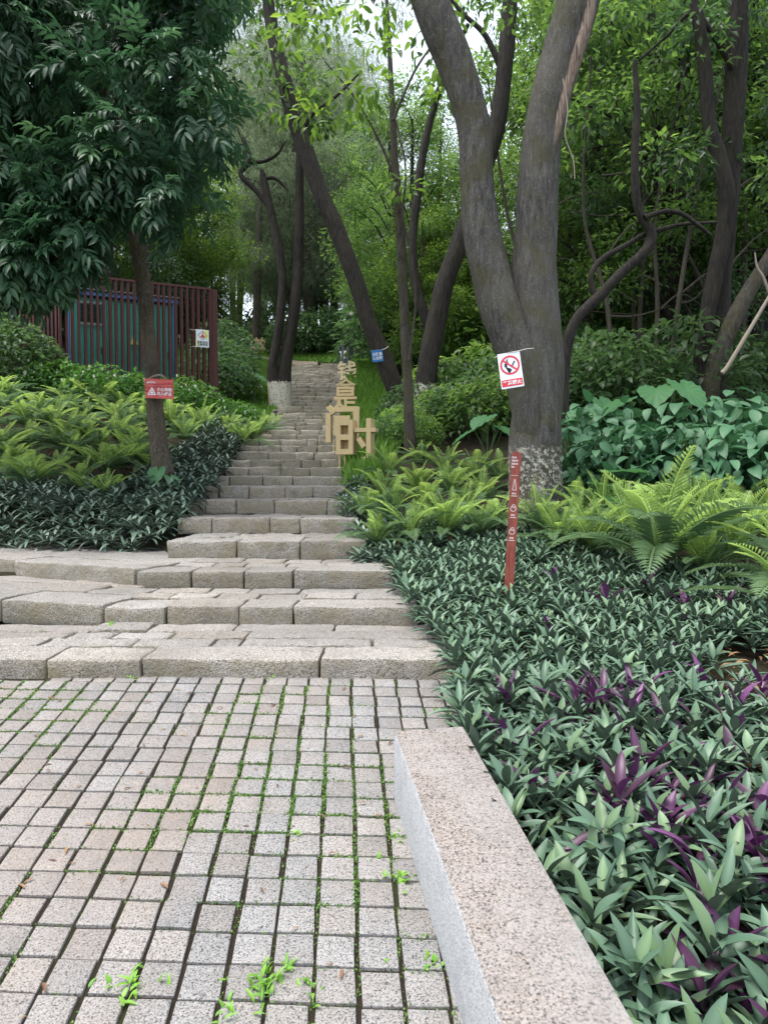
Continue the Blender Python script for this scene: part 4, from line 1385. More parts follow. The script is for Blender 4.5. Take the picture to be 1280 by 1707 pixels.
def mango_crown(centers, radii, per, seed, size=.5):
    r2 = np.random.default_rng(seed)
    lv = Leaves()
    for c, r_ in zip(centers, radii):
        n = int(per * r2.uniform(.7, 1.3))
        v = r2.normal(size=(n, 3)); v /= np.linalg.norm(v, axis=1, keepdims=True)
        P = np.array(c) + v * (r_ * r2.uniform(.3, 1, n) ** .6)[:, None]
        D = v * .8 + r2.normal(size=(n, 3)) * .35; D[:, 2] -= .55
        U = np.array([[0, 0, 1.0]]) + v * .5 + r2.normal(size=(n, 3)) * .25
        k = r2.uniform(.7, 1.15, n)
        fresh = r2.uniform() < .14
        lv.add(COMP, P, D, U, size * k, size * k, np.clip(r2.uniform(0, .6, n) + (0.35 if fresh else 0), 0, 1))
    return lv


cs, rs = [], []
r6 = random.Random(17)
def in_left_crown(px, py):
    if py < 120: return px < 375 - 0.1 * py
    if py < 260: return px < 350
    if py < 345: return px < 345 - (py - 260) * .15
    if py < 470: return px < 175 - (py - 345) * .35 or (py < 380 and px < 200)
    return False
while len(cs) < 108:
    px, py, Y = r6.uniform(-160, 400), r6.uniform(-160, 455), r6.uniform(7.4, 11.0)
    if in_left_crown(px, py + (25 if px > 190 else 72)) and (in_left_crown(px + 25, py)):
        p = at(px, py, Y); cs.append(tuple(p)); rs.append(r6.uniform(.32, .55))
for px, py in ((215, 215), (190, 290), (290, 330), (330, 200), (300, 90), (150, 260), (60, 330), (90, 380), (130, 360), (40, 270), (240, 290), (20, 425), (55, 440), (85, 425), (110, 405), (-20, 440), (40, 405)):
    p = at(px, py, 7.6); cs.append(tuple(p)); rs.append(.33)
left_tree = big_tree('drooping_leaf_tree', 'dark glossy leaved tree with the red warning board on its trunk', [
    ([(274, 800, 37), (266, 750, 31), (259, 690, 28), (255, 640, 25), (250, 580, 24), (243, 520, 24), (236, 450, 25), (226, 390, 26), (216, 335, 27), (205, 260, 22), (200, 150, 16), (190, 20, 10)], 'trunk', 0),
    ([(222, 370, 14), (190, 300, 11), (140, 240, 9), (80, 180, 6)], 'branch', .02),
    ([(212, 320, 13), (250, 220, 10), (290, 140, 7), (320, 80, 4)], 'branch', .05),
    ([(204, 250, 12), (160, 120, 9), (110, 20, 6), (90, -60, 4)], 'branch', .3)],
    M['bark_left'], 9.0, mango_crown(cs, rs, 36, 4, .36).mesh('crown', M['leaf_mango']), paint=0)

# other trunks in view; their leaf heads stand above or among the wood
def head(px, py, Y, n, spread, per, L, W, tpl, m, seed, vz=1.0, droop=.35, clr=.7):
    r7 = random.Random(seed)
    c0 = at(px, py, Y)
    c_, r_ = [], []
    for i in range(n):
        a = r7.uniform(0, 6.28); q = math.sqrt(r7.random()) * spread
        c_.append((c0.x + cos(a) * q, c0.y + sin(a) * q, c0.z + r7.uniform(-1, 1) * vz)); r_.append(clr * r7.uniform(.6, 1.2))
    return crown_leaves(c_, r_, per, L, W, tpl, droop, seed).mesh('crown', m)


big_tree('leaning_tree', 'dark trunk leaning steeply left over the stairs with a blue sign tied to it', [
    ([(668, 680, 33), (650, 628, 31), (636, 590, 28), (612, 530, 26), (590, 460, 26), (562, 385, 27), (533, 318, 27), (507, 245, 27), (488, 190, 25), (470, 120, 24), (452, 40, 20), (440, -60, 16), (420, -200, 10)], 'trunk', 0),
    ([(500, 225, 10), (520, 190, 7), (560, 160, 5), (600, 120, 3)], 'branch', 0)],
    M['bark_dark'], 16.0, head(470, 0, 15, 26, 3.0, 110, .19, .085, L2, M['leaf_mid'], 81, 1.8), paint=0)
big_tree('forked_dark_tree', 'dark trunk with white painted foot leaning right just left of the twin tree', [
    ([(706, 682, 38), (714, 610, 35), (726, 540, 33), (742, 470, 31), (762, 415, 30), (785, 350, 28), (808, 280, 27), (830, 200, 28), (842, 100, 26), (850, 0, 24), (856, -150, 16)], 'trunk', 0),
    ([(724, 560, 16), (706, 520, 18), (692, 470, 17), (688, 400, 15), (696, 320, 14), (712, 220, 12), (742, 120, 10), (780, 40, 7)], 'branch', .2),
    ([(842, 130, 12), (810, 60, 9), (770, 20, 7), (720, -40, 5)], 'branch', 0)],
    M['bark_dark'], 14.5, head(830, -90, 14.5, 12, 2.6, 110, .19, .085, L2, M['leaf_mid'], 82, 1.8))
sap = []
r8 = random.Random(8)
for i in range(34):
    px, py = r8.uniform(470, 760), r8.uniform(-60, 330)
    if py > 200 and px < 600: continue
    sap.append(tuple(at(px, py, r8.uniform(9.2, 11.5))))
big_tree('vine_sapling', 'slender grey trunk wound with a vine and topped by hanging yellow green sprays', [
    ([(683, 722, 19), (680, 640, 17), (676, 560, 17), (672, 480, 16), (668, 400, 16), (663, 330, 14), (657, 250, 12), (654, 180, 10), (648, 60, 7), (640, -80, 4)], 'trunk', 0),
    ([(660, 300, 5), (630, 230, 4), (590, 160, 3), (540, 100, 2)], 'branch', -.3),
    ([(655, 200, 5), (690, 120, 4), (730, 60, 3)], 'branch', -.3),
    ([(682, 600, 4), (692, 510, 4), (686, 430, 4), (672, 360, 4), (676, 280, 3), (660, 200, 3)], 'vine', -.12)],
    M['bark_mid'], 11.5, crown_leaves(sap, [.38] * len(sap), 26, .17, .075, L4, .45, 9, .5).mesh('crown', M['leaf_bright']), paint=0)
big_tree('bent_tree', 'thin dark trunk with bare crooked branch on the white painted foot left of the stairs', [
    ([(462, 668, 30), (454, 622, 20), (458, 590, 16), (467, 530, 15), (471, 460, 14), (462, 400, 14), (450, 345, 13), (440, 300, 11), (436, 283, 6)], 'trunk', 0),
    ([(452, 350, 9), (428, 318, 9), (406, 298, 9), (401, 285, 9), (415, 268, 8), (407, 235, 7), (392, 208, 6), (380, 190, 4)], 'branch', 0),
    ([(414, 270, 7), (440, 268, 6), (462, 256, 5), (475, 235, 3)], 'branch', 0),
    ([(440, 298, 6), (456, 296, 6), (470, 306, 5), (480, 318, 3)], 'branch', 0)],
    M['bark_dark'], 19.0, head(420, 150, 19, 24, 2.4, 240, .24, .02, NEEDLE, M['leaf_pale'], 84, 1.6, .7))
big_tree('straight_dark_tree', 'thicker dark trunk beside the thin bent one, white painted at the foot', [
    ([(470, 668, 34), (474, 618, 23), (481, 570, 20), (491, 515, 19), (497, 440, 17), (499, 360, 15), (500, 250, 12), (505, 100, 8)], 'trunk', 0)],
    M['bark_dark'], 19.1, head(510, 150, 19.5, 26, 2.6, 240, .24, .02, NEEDLE, M['leaf_pale'], 85, 2.2, .7))
big_tree('path_tree', 'slim trunk with white painted foot beside the far gold character', [
    ([(424, 586, 15), (427, 540, 13), (429, 480, 12), (431, 400, 11), (436, 280, 8)], 'trunk', 0)], M['bark_mid'], 33.0, head(436, 260, 33, 26, 3.4, 200, .26, .024, NEEDLE, M['leaf_pale'], 86, 2.8, .7))
big_tree('bin_tree', 'straight dark trunk right behind the litter bin', [
    ([(588, 592, 18), (588, 550, 15), (590, 480, 14), (594, 400, 13), (600, 280, 10)], 'trunk', 0)], M['bark_dark'], 31.0, head(600, 250, 31, 24, 3.2, 150, .22, .09, L2, M['leaf_mid'], 87, 2.8))
big_tree('crooked_tree', 'crooked dark tree curving right behind the twin trunk', [
    ([(938, 640, 21), (945, 575, 19), (962, 530, 18), (1000, 492, 18), (1035, 455, 17), (1066, 428, 17), (1084, 405, 17), (1084, 385, 16), (1069, 360, 15), (1060, 325, 14), (1058, 260, 13), (1062, 180, 11), (1058, 100, 7)], 'trunk', 0),
    ([(992, 495, 10), (985, 460, 10), (1003, 432, 10), (1040, 410, 9), (1075, 390, 9), (1110, 380, 8), (1140, 373, 6), (1195, 370, 4)], 'branch', .1),
    ([(1074, 362, 9), (1105, 352, 8), (1135, 355, 7), (1165, 376, 7), (1185, 392, 4)], 'branch', -.1)],
    M['bark_dark'], 11.0, head(1060, 140, 12, 18, 2.6, 110, .17, .075, L2, M['leaf_mid'], 88, 1.8), paint=0)
big_tree('right_double_tree', 'tall dark tree of two crossing stems near the right edge', [
    ([(1190, 640, 40), (1198, 540, 34), (1203, 450, 33), (1210, 380, 32), (1216, 300, 32), (1222, 200, 32), (1227, 100, 33), (1231, -20, 30), (1235, -200, 18)], 'trunk', .3),
    ([(1168, 630, 28), (1176, 540, 26), (1191, 460, 26), (1206, 390, 26), (1212, 330, 26), (1200, 265, 24), (1182, 205, 22), (1175, 120, 21), (1165, 40, 19), (1152, -30, 16)], 'trunk', 0),
    ([(1226, 120, 12), (1190, 60, 9), (1155, 20, 7), (1110, 60, 5), (1065, 100, 4)], 'branch', .2)],
    M['bark_dark'], 12.5, head(1190, -80, 12.5, 18, 3.0, 130, .18, .08, L2, M['leaf_dark'], 89, 1.6), paint=0)
big_tree('right_leaning_tree', 'brown trunk leaning out of frame at the right edge', [
    ([(1185, 640, 28), (1205, 575, 27), (1232, 515, 26), (1260, 465, 24), (1300, 400, 22), (1350, 300, 18)], 'trunk', 0)],
    M['bark_mid'], 12.0, head(1380, 180, 12, 12, 2.4, 120, .18, .08, L2, M['leaf_dark'], 90, 1.4), paint=0)
tb = Tubes()
P, Rr = trunk_pts([(1203, 622, 8), (1213, 610, 7), (1240, 565, 7), (1268, 518, 6), (1290, 480, 5), (1320, 430, 3)], 10.2)
tb.add(P, Rr, 6, 4, .05)
P2, R2 = trunk_pts([(1283, 492, 5), (1272, 462, 5), (1262, 445, 4), (1258, 420, 2)], 10.2)
tb.add(P2, R2, 6, 4, .05)
tag(link('dead_branch', tb.mesh('dead_branch', M['stick'])), 'pale dead branch propped up at the right edge behind the shrubs', 'branch')
# bare thin trunks deep in the right wood
rr = random.Random(12)
for i in range(16):
    px, Y = rr.uniform(930, 1280), rr.uniform(13.5, 19)
    x = XP(px, Y); z = gz(x, Y)
    tb = Tubes()
    l = rr.uniform(-1.3, 1.3)
    tb.add([(x, Y, z - .1), (x + l * .3 + rr.uniform(-.2, .2), Y, z + 2.2), (x + l * .7 + rr.uniform(-.4, .4), Y + .2, z + 4.2), (x + l * 1.3, Y, z + 7)], [.05, .045, .035, .015], 6, 5, .05)
    for q in range(3):
        h = rr.uniform(1.5, 5); sx = rr.choice((-1, 1)) * rr.uniform(.6, 1.6)
        tb.add([(x + l * h / 7, Y, z + h), (x + l * h / 7 + sx * .5, Y + .1, z + h + rr.uniform(0, .6)), (x + l * h / 7 + sx, Y, z + h + rr.uniform(-.2, 1))], [.025, .018, .006], 5, 4, 0)
    tag(link('bare_sapling', tb.mesh('bare_sapling', M['bark_mid'])), 'thin bare stem standing in the shade of the right wood', 'sapling', 'bare stems in the right wood')


# ------------------------------------------------------------------ slatted fence and cabinet
def build_fence():
    TOP, BOT = 6.1, 3.55
    A, B = Vector((XP(105, 16.0), 16.0)), Vector((XP(352, 17.3), 17.3))
    Lf = Vector((XP(28, 19.3), 19.3))
    Bk = B + (Lf - A) * 0.85
    f = empty('slatted_fence', (A.x, A.y, BOT), 0, 'dark red slatted steel screen around a teal cabinet', 'fence')
    inv = Matrix.Translation(-Vector(f.location))
    def slat_mesh(h, w=.05, d=.12): return Boxes().box((0, 0, h / 2), (w, d, h)).mesh('slat', M['fence'])
    sm = slat_mesh(TOP - BOT - .03)
    def run(P, Q, n, ang, skip=()):
        for i in range(n + 1):
            if i in skip: continue
            q = P + (Q - P) * (i / n)
            o = link('slat', sm, f, (q.x - A.x + random.uniform(-.006, .006), q.y - A.y, random.uniform(-.01, .01)), (0, 0, ang + random.uniform(-.05, .05)))
    d = (B - A)
    run(A, B, 25, math.atan2(d.y, d.x) + R(10))
    d2 = (Lf - A)
    run(A + d2 * .04, Lf, 13, R(-20))
    for P, Q in ((A, B), (A, Lf)):
        for z, h in ((TOP, .05), (BOT + .25, .05)):
            v = Q - P
            m = (P + Q) / 2 - A
            bb = Boxes().box((m.x, m.y, z - BOT), (v.length + .1, .12, h), Matrix.Rotation(math.atan2(v.y, v.x), 3, 'Z'))
            link('rail', bb.mesh('rail', M['fence']), f)
    v = (B - A).normalized()
    c = B + v * .09 - A
    bb = Boxes().box((c.x, c.y, (TOP - BOT) / 2), (.19, .06, TOP - BOT + .02), Matrix.Rotation(math.atan2(v.y, v.x), 3, 'Z'))
    link('corner_post', bb.mesh('corner_post', M['fence']), f)
    # cabinet
    n = Vector((-v.y, v.x))
    a0 = A + v * .12 + n * .42
    ang = math.atan2(v.y, v.x)
    W, H = 2.42, 2.25
    cb = empty('utility_cabinet', (a0.x, a0.y, BOT), ang, 'teal sheet metal cabinet in a blue frame behind the slatted fence', 'cabinet')
    link('body', Boxes().box((W / 2, .75, H / 2), (W - .1, 1.4, H - .1)).mesh('body', M['teal']), cb)
    for x in (.03, W - .03):
        link('frame_post', Boxes().box((x, .03, H / 2), (.08, .08, H)).mesh('frame_post', M['bluepaint']), cb)
    link('frame_beam', Boxes().box((W / 2, .03, H + .04), (W + .1, .1, .09)).mesh('frame_beam', M['bluepaint']), cb)
    link('roof', Boxes().box((W / 2, .75, H + .11), (W + .2, 1.6, .05), None, .01).mesh('roof', M['dkgrey']), cb)
    for i in range(3):
        x = .1 + (i + .5) * (W - .2) / 3
        dr = link('door', Boxes().box((x, .035, H / 2 - .02), ((W - .2) / 3 - .025, .03, H - .2), None, .008).mesh('door', M['teal']), cb)
        link('handle', Boxes().box((x + .28, .0, 1.0), (.03, .04, .16), None, .008).mesh('handle', M['dkgrey']), dr)
        link('edge_strip', Boxes().box((x - (W - .2) / 6 + .0, .01, H / 2), (.022, .03, H - .18)).mesh('edge_strip', M['ltgrey']), dr)
    vb = Boxes()
    for k in range(9): vb.box((.52, .008, 1.66 + k * .045), (.44, .03, .02), Matrix.Rotation(R(25), 3, 'X'))
    link('vent', vb.mesh('vent', M['dkgrey']), cb)
    link('vent_frame', Boxes().box((.52, .012, 1.6), (.5, .02, .045)).box((.52, .012, 2.08), (.5, .02, .03)).mesh('vent_frame', M['ltgrey']), cb)
    link('warning_plate', Boxes().prism([(1.36, 1.2), (1.56, 1.2), (1.46, 1.42)], -.002, .012).mesh('warning_plate', M['yellow']), cb)
    # warning sheet tied to the fence
    c = A + v * ((338 - 105) / 247 * (B - A).length) - n * .1
    z = at(338, 564, c.y).z
    s = empty('snake_notice', (c.x, c.y, z), ang, 'faded white and yellow snake warning sheet tied to the right end of the fence', 'sign')
    w2, h2 = .30, .41
    sh = link('sheet', Boxes().box((0, 0, 0), (w2, .006, h2), None, .002).mesh('sheet', M['signwhite']), s)
    link('yellow_patch', Boxes().prism([(.02, .19), (.14, .19), (.14, .0), (.07, .0)], -.005, -.003).prism([(-.14, -.19), (-.09, -.19), (-.13, .1), (-.14, .1)], -.005, -.003).mesh('yellow_patch', M['yellow']), sh)
    fr = Boxes()
    for a_ in range(4):
        p0 = (.0 + .105 * cos(a_ * pi / 2), .075 + .105 * sin(a_ * pi / 2)); p1 = (.105 * cos((a_ + 1) * pi / 2), .075 + .105 * sin((a_ + 1) * pi / 2))
        fr.prism(bar2(*p0, *p1, .008), -.008 - a_ * .0004, -.006 - a_ * .0004)
    link('diamond', fr.mesh('diamond', M['black']), sh)
    link('snake_mark', Boxes().prism([(-.05, .04), (-.03, .07), (-.005, .085), (-.012, .115), (.0, .15), (.022, .135), (.008, .12), (.016, .09), (.045, .07), (.05, .04), (.02, .02), (-.02, .02)], -.008, -.006).mesh('snake_mark', M['red']), sh)
    o = link('lettering', TXT['snake2'], sh, (0, -.006, -.115))
    bb = Tubes(); bb.add([(-.15, 0, .19), (-.22, .02, .19), (-.28, .05, .195)], [.004] * 3, 5, 2, 0); bb.add([(-.15, 0, -.19), (-.22, .02, -.2), (-.28, .05, -.21)], [.004] * 3, 5, 2, 0)
    link('tie', bb.mesh('tie', M['string']), s)


build_fence()


# ------------------------------------------------------------------ signs
def no_smoking():
    Y = 7.60
    p = at(851, 617, Y)
    s = empty('no_smoking_sign', p, 0, 'white no smoking sheet with red circle hung on the twin trunk', 'sign')
    s.rotation_euler = (R(-4), R(-8), R(-10))
    w, h = .235, .375
    sh = link('sheet', Boxes().box((0, 0, 0), (w, .006, h), None, .002).mesh('sheet', M['signwhite']), s)
    link('red_ring', Boxes().ring(0, .055, .082, .102, -.0055).prism(bar2(-.066, .055 + .058, .066, .055 - .058, .018), -.0062, -.005).mesh('red_ring', M['red']), sh)
    link('red_band', Boxes().prism([(-.108, -.168), (.108, -.168), (.108, -.095), (-.108, -.095)], -.0052, -.0035).mesh('red_band', M['red']), sh)
    link('lettering', TXT['smoke'], sh, (0, -.006, -.131))
    ic = Boxes()
    ic.prism([(-.06, .05), (-.055, .075), (-.03, .09), (-.035, .11), (-.012, .125), (-.02, .1), (-.012, .085), (-.03, .06), (-.03, .035), (-.005, .015), (-.012, -.015), (-.02, -.03), (-.01, -.032), (.015, .005), (.0, .02), (-.02, .02), (-.045, .03)], -.0048, -.0034)
    link('flame_mark', ic.mesh('flame_mark', M['black']), sh)
    link('match_mark', Boxes().prism(bar2(.012, .03, .052, .092, .016), -.0048, -.0034).mesh('match_mark', M['dkgrey']), sh)
    tb = Tubes()
    tb.add([(-.15, .01, .165), (0, -.004, .184), (.13, -.004, .19), (.2, .02, .2), (.27, .1, .215)], [.0035] * 5, 5, 4, 0)
    link('string', tb.mesh('string', M['string']), s)


no_smoking()


def red_board():
    Y = 8.80
    p = at(265, 648, Y)
    s = empty('snake_warning_board', p, 0, 'red wooden snake warning board with white writing on the tree left of the stairs', 'sign')
    s.rotation_euler = (R(-3), R(2), R(4))
    w, h = .345, .235
    b = Boxes()
    b.prism([(-.175, .118), (.165, .118), (.182, -.118), (-.155, -.118)], -.009, .009)
    sh = link('board', b.mesh('board', M['redboard']), s)
    g = Boxes()
    for z in (.052, .005, -.045): g.prism(bar2(-.165, z, .17, z + .008, .004), -.0105, -.0085)
    link('groove', g.mesh('groove', M['fence']), sh)
    link('heading', TXT['snake0'], sh, (-.095, -.0105, .072), None, (.8, 1, .8))
    link('lettering', TXT['snake1'], sh, (.068, -.0105, -.032), None, (.72, 1, .78))
    tr = Boxes()
    q = [(-.125, -.075), (-.035, -.075), (-.082, .012)]
    for i in range(3): tr.prism(bar2(*q[i], *q[(i + 1) % 3], .010), -.0118 - i * .0003, -.009)
    tr.prism([(-.098, -.062), (-.062, -.062), (-.06, -.05), (-.075, -.04), (-.072, -.02), (-.085, -.012), (-.088, -.025), (-.082, -.035), (-.098, -.05)], -.0118, -.009)
    link('triangle_mark', tr.mesh('triangle_mark', M['white']), sh)
    tb = Tubes()
    tb.add([(-.14, .01, .118), (-.06, -.01, .15), (.02, -.03, .162), (.06, .0, .14), (.09, .04, .118)], [.008, .012, .014, .012, .008], 7, 4, .2)
    link('rope', tb.mesh('rope', M['stick']), s)


red_board()


def blue_sign():
    p = at(629, 593, 15.72)
    s = empty('blue_notice', p, 0, 'small blue sheet with white characters tied to the leaning dark trunk', 'sign')
    s.rotation_euler = (0, R(-8), R(6))
    sh = link('sheet', Boxes().box((0, 0, 0), (.245, .006, .255), None, .002).mesh('sheet', M['bluesign']), s)
    link('lettering', TXT['slip'], sh, (0.0, -.006, -.005), None, (.85, 1, .95))
    tb = Tubes()
    tb.add([(.11, 0, .12), (.2, .02, .14), (.28, .1, .19)], [.006] * 3, 5, 3, 0)
    link('tie', tb.mesh('tie', M['string']), s)


blue_sign()


def red_post():
    b = at(845, 985, 5.0)
    t_ = at(857.5, 752, 5.0)
    s = empty('marker_post', (b.x, b.y, b.z - .25), 0, 'leaning red brown wooden marker post standing in the oyster plants', 'post')
    d = (t_ - b)
    s.rotation_euler = (R(-2), math.atan2(d.x, d.z), R(-12))
    H = d.length + .25
    w = .064
    bx = Boxes()
    bx.prism([(-w / 2, 0), (w / 2, 0), (w / 2 + .002, H - .015), (w / 2 - .02, H), (-w / 2, H - .006)], -.02, .02)
    sh = link('post', bx.mesh('post', M['redpost']), s)
    m = Boxes()
    z = H - .05
    for k, l in enumerate((.026, .04, .04, .02)):
        for q in range(int(l / .0085)):
            x = -.027 + q * .011
            m.prism([(x, z - k * .022), (x + .0085, z - k * .022), (x + .0085, z - k * .022 + .013), (x, z - k * .022 + .013)], -.0215, -.0195)
    m.prism([(-.027, H - .17), (.02, H - .17), (.02, H - .167), (-.027, H - .167)], -.0215, -.0195)
    z = H - .27
    for a_, b_ in (((-.012, z), (.012, z)), ((-.012, z), (-.002, z + .075)), ((.012, z), (.002, z + .075)), ((-.002, z + .075), (.002, z + .075))):
        m.prism(bar2(*a_, *b_, .005), -.0215, -.0195)
    for z in (H - .4, H - .56):
        m.ring(0, z, .016, .021, -.0212, 16)
        m.ring(.003, z - .018 + .036, .010, .014, -.0216, 14)
    for z in (H - .3, H - .45, H - .61):
        for q in range(2): m.prism([(-.014 + q * .015, z), (-.003 + q * .015, z), (-.003 + q * .015, z + .012), (-.014 + q * .015, z + .012)], -.0215, -.0195)
        m.prism([(-.02, z - .014), (.022, z - .014), (.022, z - .008), (-.02, z - .008)], -.0215, -.0195)
    link('print', m.mesh('print', M['fadedprint']), sh)


red_post()


# ------------------------------------------------------------------ gold characters on the steps
def legs(root, xs, z0, h, y=0.0, r=.014):
    for x in xs:
        tb = Tubes(); tb.add([(x, y, z0), (x, y, z0 + h / 2), (x, y, z0 + h)], [r] * 3, 6, 1, 0)
        link('leg', tb.mesh('leg', M['gold']), root)


def char_time():
    Y = 10.75
    p = at(577, 779, Y)
    s = empty('gold_character', (p.x, p.y, p.z), R(-13), 'nearest and largest gold character of the row, reading 时, on the right edge of the steps', 'sculpture', 'gold characters standing up the stairs')
    D0, D1 = -.05, .2
    b = Boxes()
    x0, x1, z0, z1 = -.135, .125, .19, .70
    st = .07
    # 日 box with two openings, outline slightly askew
    b.box(((x0 + st / 2), .045, (z0 + z1) / 2), (st, D1 - D0, z1 - z0)); b.box((x1 - st / 2, .045, (z0 + z1) / 2), (st, D1 - D0, z1 - z0))
    for z in (z0 + .04, (z0 + z1) / 2, z1 - .04): b.box(((x0 + x1) / 2, .045, z), (x1 - x0 - 2 * st + .002, D1 - D0 - .004, .08))
    link('sun_part', b.mesh('sun_part', M['gold']), s)
    link('back_panel', Boxes().box(((x0 + x1) / 2, .1, (z0 + z1) / 2), (x1 - x0 - 2 * st + .02, .03, z1 - z0 - .1)).mesh('back_panel', M['gold']), s)
    c = Boxes()
    c.prism([(.135, .52), (.46, .52), (.46, .58), (.135, .58)], D0, D1 - .06)
    c.prism([(.32, .14), (.39, .14), (.39, .72), (.32, .72)], D0 - .003, D1 - .003)
    c.prism([(.24, .155), (.26, .075), (.39, .075), (.39, .138), (.32, .138), (.318, .155)], D0 - .002, D1 - .06)
    c.prism(bar2(.20, .43, .285, .30, .075), D0, D1 - .06)
    link('inch_part', c.mesh('inch_part', M['gold']), s)
    legs(s, (-.1, -.02), -.03, .23)
    legs(s, (.35,), -.03, .12)
    link('foot_plate', Boxes().box((-.06, .03, .0), (.2, .16, .012)).mesh('foot_plate', M['gold']), s)


char_time()


def char_text(key, px, py, Y, rz, leg_h, label, sc=1.0):
    p = at(px, py, Y)
    me = TXT[key]
    co = np.array([v.co for v in me.vertices])
    hz = co[:, 2].max() * sc
    base = p.z - hz - leg_h
    s = empty('gold_character', (p.x, p.y, base), rz, label, 'sculpture', 'gold characters standing up the stairs')
    link('glyph', me, s, (0, 0, leg_h + hz), None, (sc, 1, sc))
    legs(s, (-.15 * sc, .15 * sc), -.1, leg_h + .14)
    link('foot_plate', Boxes().box((0, 0, .0), (.4 * sc, .14, .012)).mesh('foot_plate', M['gold']), s)


char_text('jian', 571, 706, 11.8, R(-12), .2, 'gold character reading 间 close behind the nearest one', 1.0)
char_text('shi', 576, 664, 16.3, R(-6), .22, 'gold character reading 是, third up the row', 1.0)
char_text('jin', 577, 645, 19.2, R(-6), .2, 'gold character reading 金 with only its roof stroke showing', .95)
char_text('qian', 578.5, 618, 22.0, R(-6), .2, 'gold character with brighter light painted into it, reading 钱, last of the row below the bin', 1.0)
char_text('xiao', 433, 573, 32.5, R(10), .12, 'gold character half hidden by a slim trunk far up the left path', .95)


# ------------------------------------------------------------------ litter bin, path lights
def litter_bin():
    p = at(577, 609, 29.0)
    s = empty('litter_bin', (p.x, p.y, p.z), R(-34), 'grey two part litter bin at the top of the stairs', 'bin')
    W, D, H = .5, .42, .78
    link('body', Boxes().box((0, 0, H / 2), (W, D, H), None, .015).mesh('body', M['steel']), s)
    link('lid', Boxes().box((0, 0, H + .02), (W + .04, D + .05, .05), None, .01).mesh('lid', M['steel']), s)
    for x in (-.12, .12):
        link('door_panel', Boxes().box((x, -D / 2 - .004, H * .42), (.2, .012, H * .7), None, .004).mesh('door_panel', M['dkgrey']), s)
        link('opening', Boxes().box((x, -D / 2 - .006, H * .86), (.13, .014, .1), None, .004).mesh('opening', M['black']), s)
        link('label_plate', Boxes().box((x, -D / 2 - .014, H * .5), (.1, .006, .3)).mesh('label_plate', M['white']), s)
    link('plinth', Boxes().box((0, 0, -.1), (W - .04, D - .04, .22)).mesh('plinth', M['dkgrey']), s)


litter_bin()
for i, (px, py, Y, lab) in enumerate([(480, 678, 16.5, 'small black path light in the grass below the painted trunks'), (492, 632, 22.0, 'small black path light in the grass higher up the stairs')]):
    p = at(px, py, Y)
    p.x -= .28
    s = empty('path_light', (p.x, p.y, gz(p.x, p.y)), 0, lab, 'lamp')
    s.scale = (.6, .6, .6)
    hh = .5
    tb = Tubes(); tb.add([(0, 0, 0), (0, 0, hh / 2), (0, 0, hh)], [.025] * 3, 8, 1, 0)
    link('stake', tb.mesh('stake', M['black']), s)
    tb = Tubes(); tb.add([(-.09, 0, hh + .02), (0, 0, hh + .03), (.07, 0, hh + .04)], [.045, .05, .05], 8, 2, 0)
    link('lamp_head', tb.mesh('lamp_head', M['black']), s)


# ------------------------------------------------------------------ moss, weeds and litter in the joints
def build_moss():
    lv = Leaves()
    P, T_, S_ = [], [], []
    r9 = random.Random(4)
    for r_ in range(0, 30):
        for c in range(-36, 9):
            x, y = paving_point(c, r_)
            if y > 3.79 or y < 0.9 or x > 0.5: continue
            bl = BENCH['lx'] - (y - BENCH['ly']) * 0.154
            if y < 2.75 and x > bl + .03: continue
            dens = 0.02 + max(0, 2.4 - y) * .12 + noise.noise((x * 1.3, y * 1.3, 2.0)) + 0.35 * noise.noise((x * 5, y * 5, 7.0))
            for side in (0, 1):
                d2 = dens + r9.uniform(-.35, .35)
                if d2 < -.12: continue
                n = int(14 + 140 * max(0, d2))
                for _ in range(n):
                    t_ = r9.uniform(-.058, .058)
                    w = r9.gauss(0, .0055)
                    if side == 0: q = (x + .058 + w + SKEW_C * t_, y + t_)
                    else: q = (x + t_, y - .058 + w + SKEW_R * t_)
                    P.append((q[0], q[1], PLANE_A * q[1] + PLANE_B - .012 + r9.uniform(0, .012)))
                    S_.append(r9.uniform(.004, .010) * (1.3 if d2 > .3 else 1))
    n = len(P)
    P = np.array(P); S_ = np.array(S_)
    D = rng.normal(size=(n, 3)); D[:, 2] = np.abs(D[:, 2]) + .4
    U = unit(n); U[:, 2] = np.abs(U[:, 2])
    lv.add(L2, P, D, U, S_, S_ * .7, rng.uniform(0, 1, n))
    print('MOSS', n)
    tag(link('joint_moss', lv.mesh('joint_moss', M['moss'])), 'moss and tiny weeds growing in the joints of the setts', 'moss', kind='stuff')


build_moss()


def weed(x, y, n, L, W, label, up=35, spread=.03, z=None):
    L, W = L * .8, W * .75
    z = PLANE_A * y + PLANE_B - .015 if z is None else z
    e = empty('weed', (x, y, z), 0, label, 'weed')
    lv = Leaves()
    for i in range(n):
        az = i * 2.4 + random.uniform(-.4, .4); el = R(up + random.uniform(-25, 30))
        u_ = random.gauss(0, spread * 1.6)
        q = (random.gauss(0, spread * .35) + (u_ if i % 3 == 0 else u_ * SKEW_C), u_ if i % 3 else random.gauss(0, .006), random.uniform(.0, .02))
        lv.add(OVAL, np.array([q]), [[cos(az) * cos(el), sin(az) * cos(el), sin(el)]], [[0, 0, 1]], L * random.uniform(.6, 1.2), W * random.uniform(.7, 1.2), random.random())
    link('leaves', lv.mesh('leaves', M['weed']), e)


def gp(px, py):
    v = math.atan((py - CY) / F) + PITCH
    y = (EYE - PLANE_B) / (math.tan(v) + PLANE_A)
    return XP(px, y) * 1.02, y


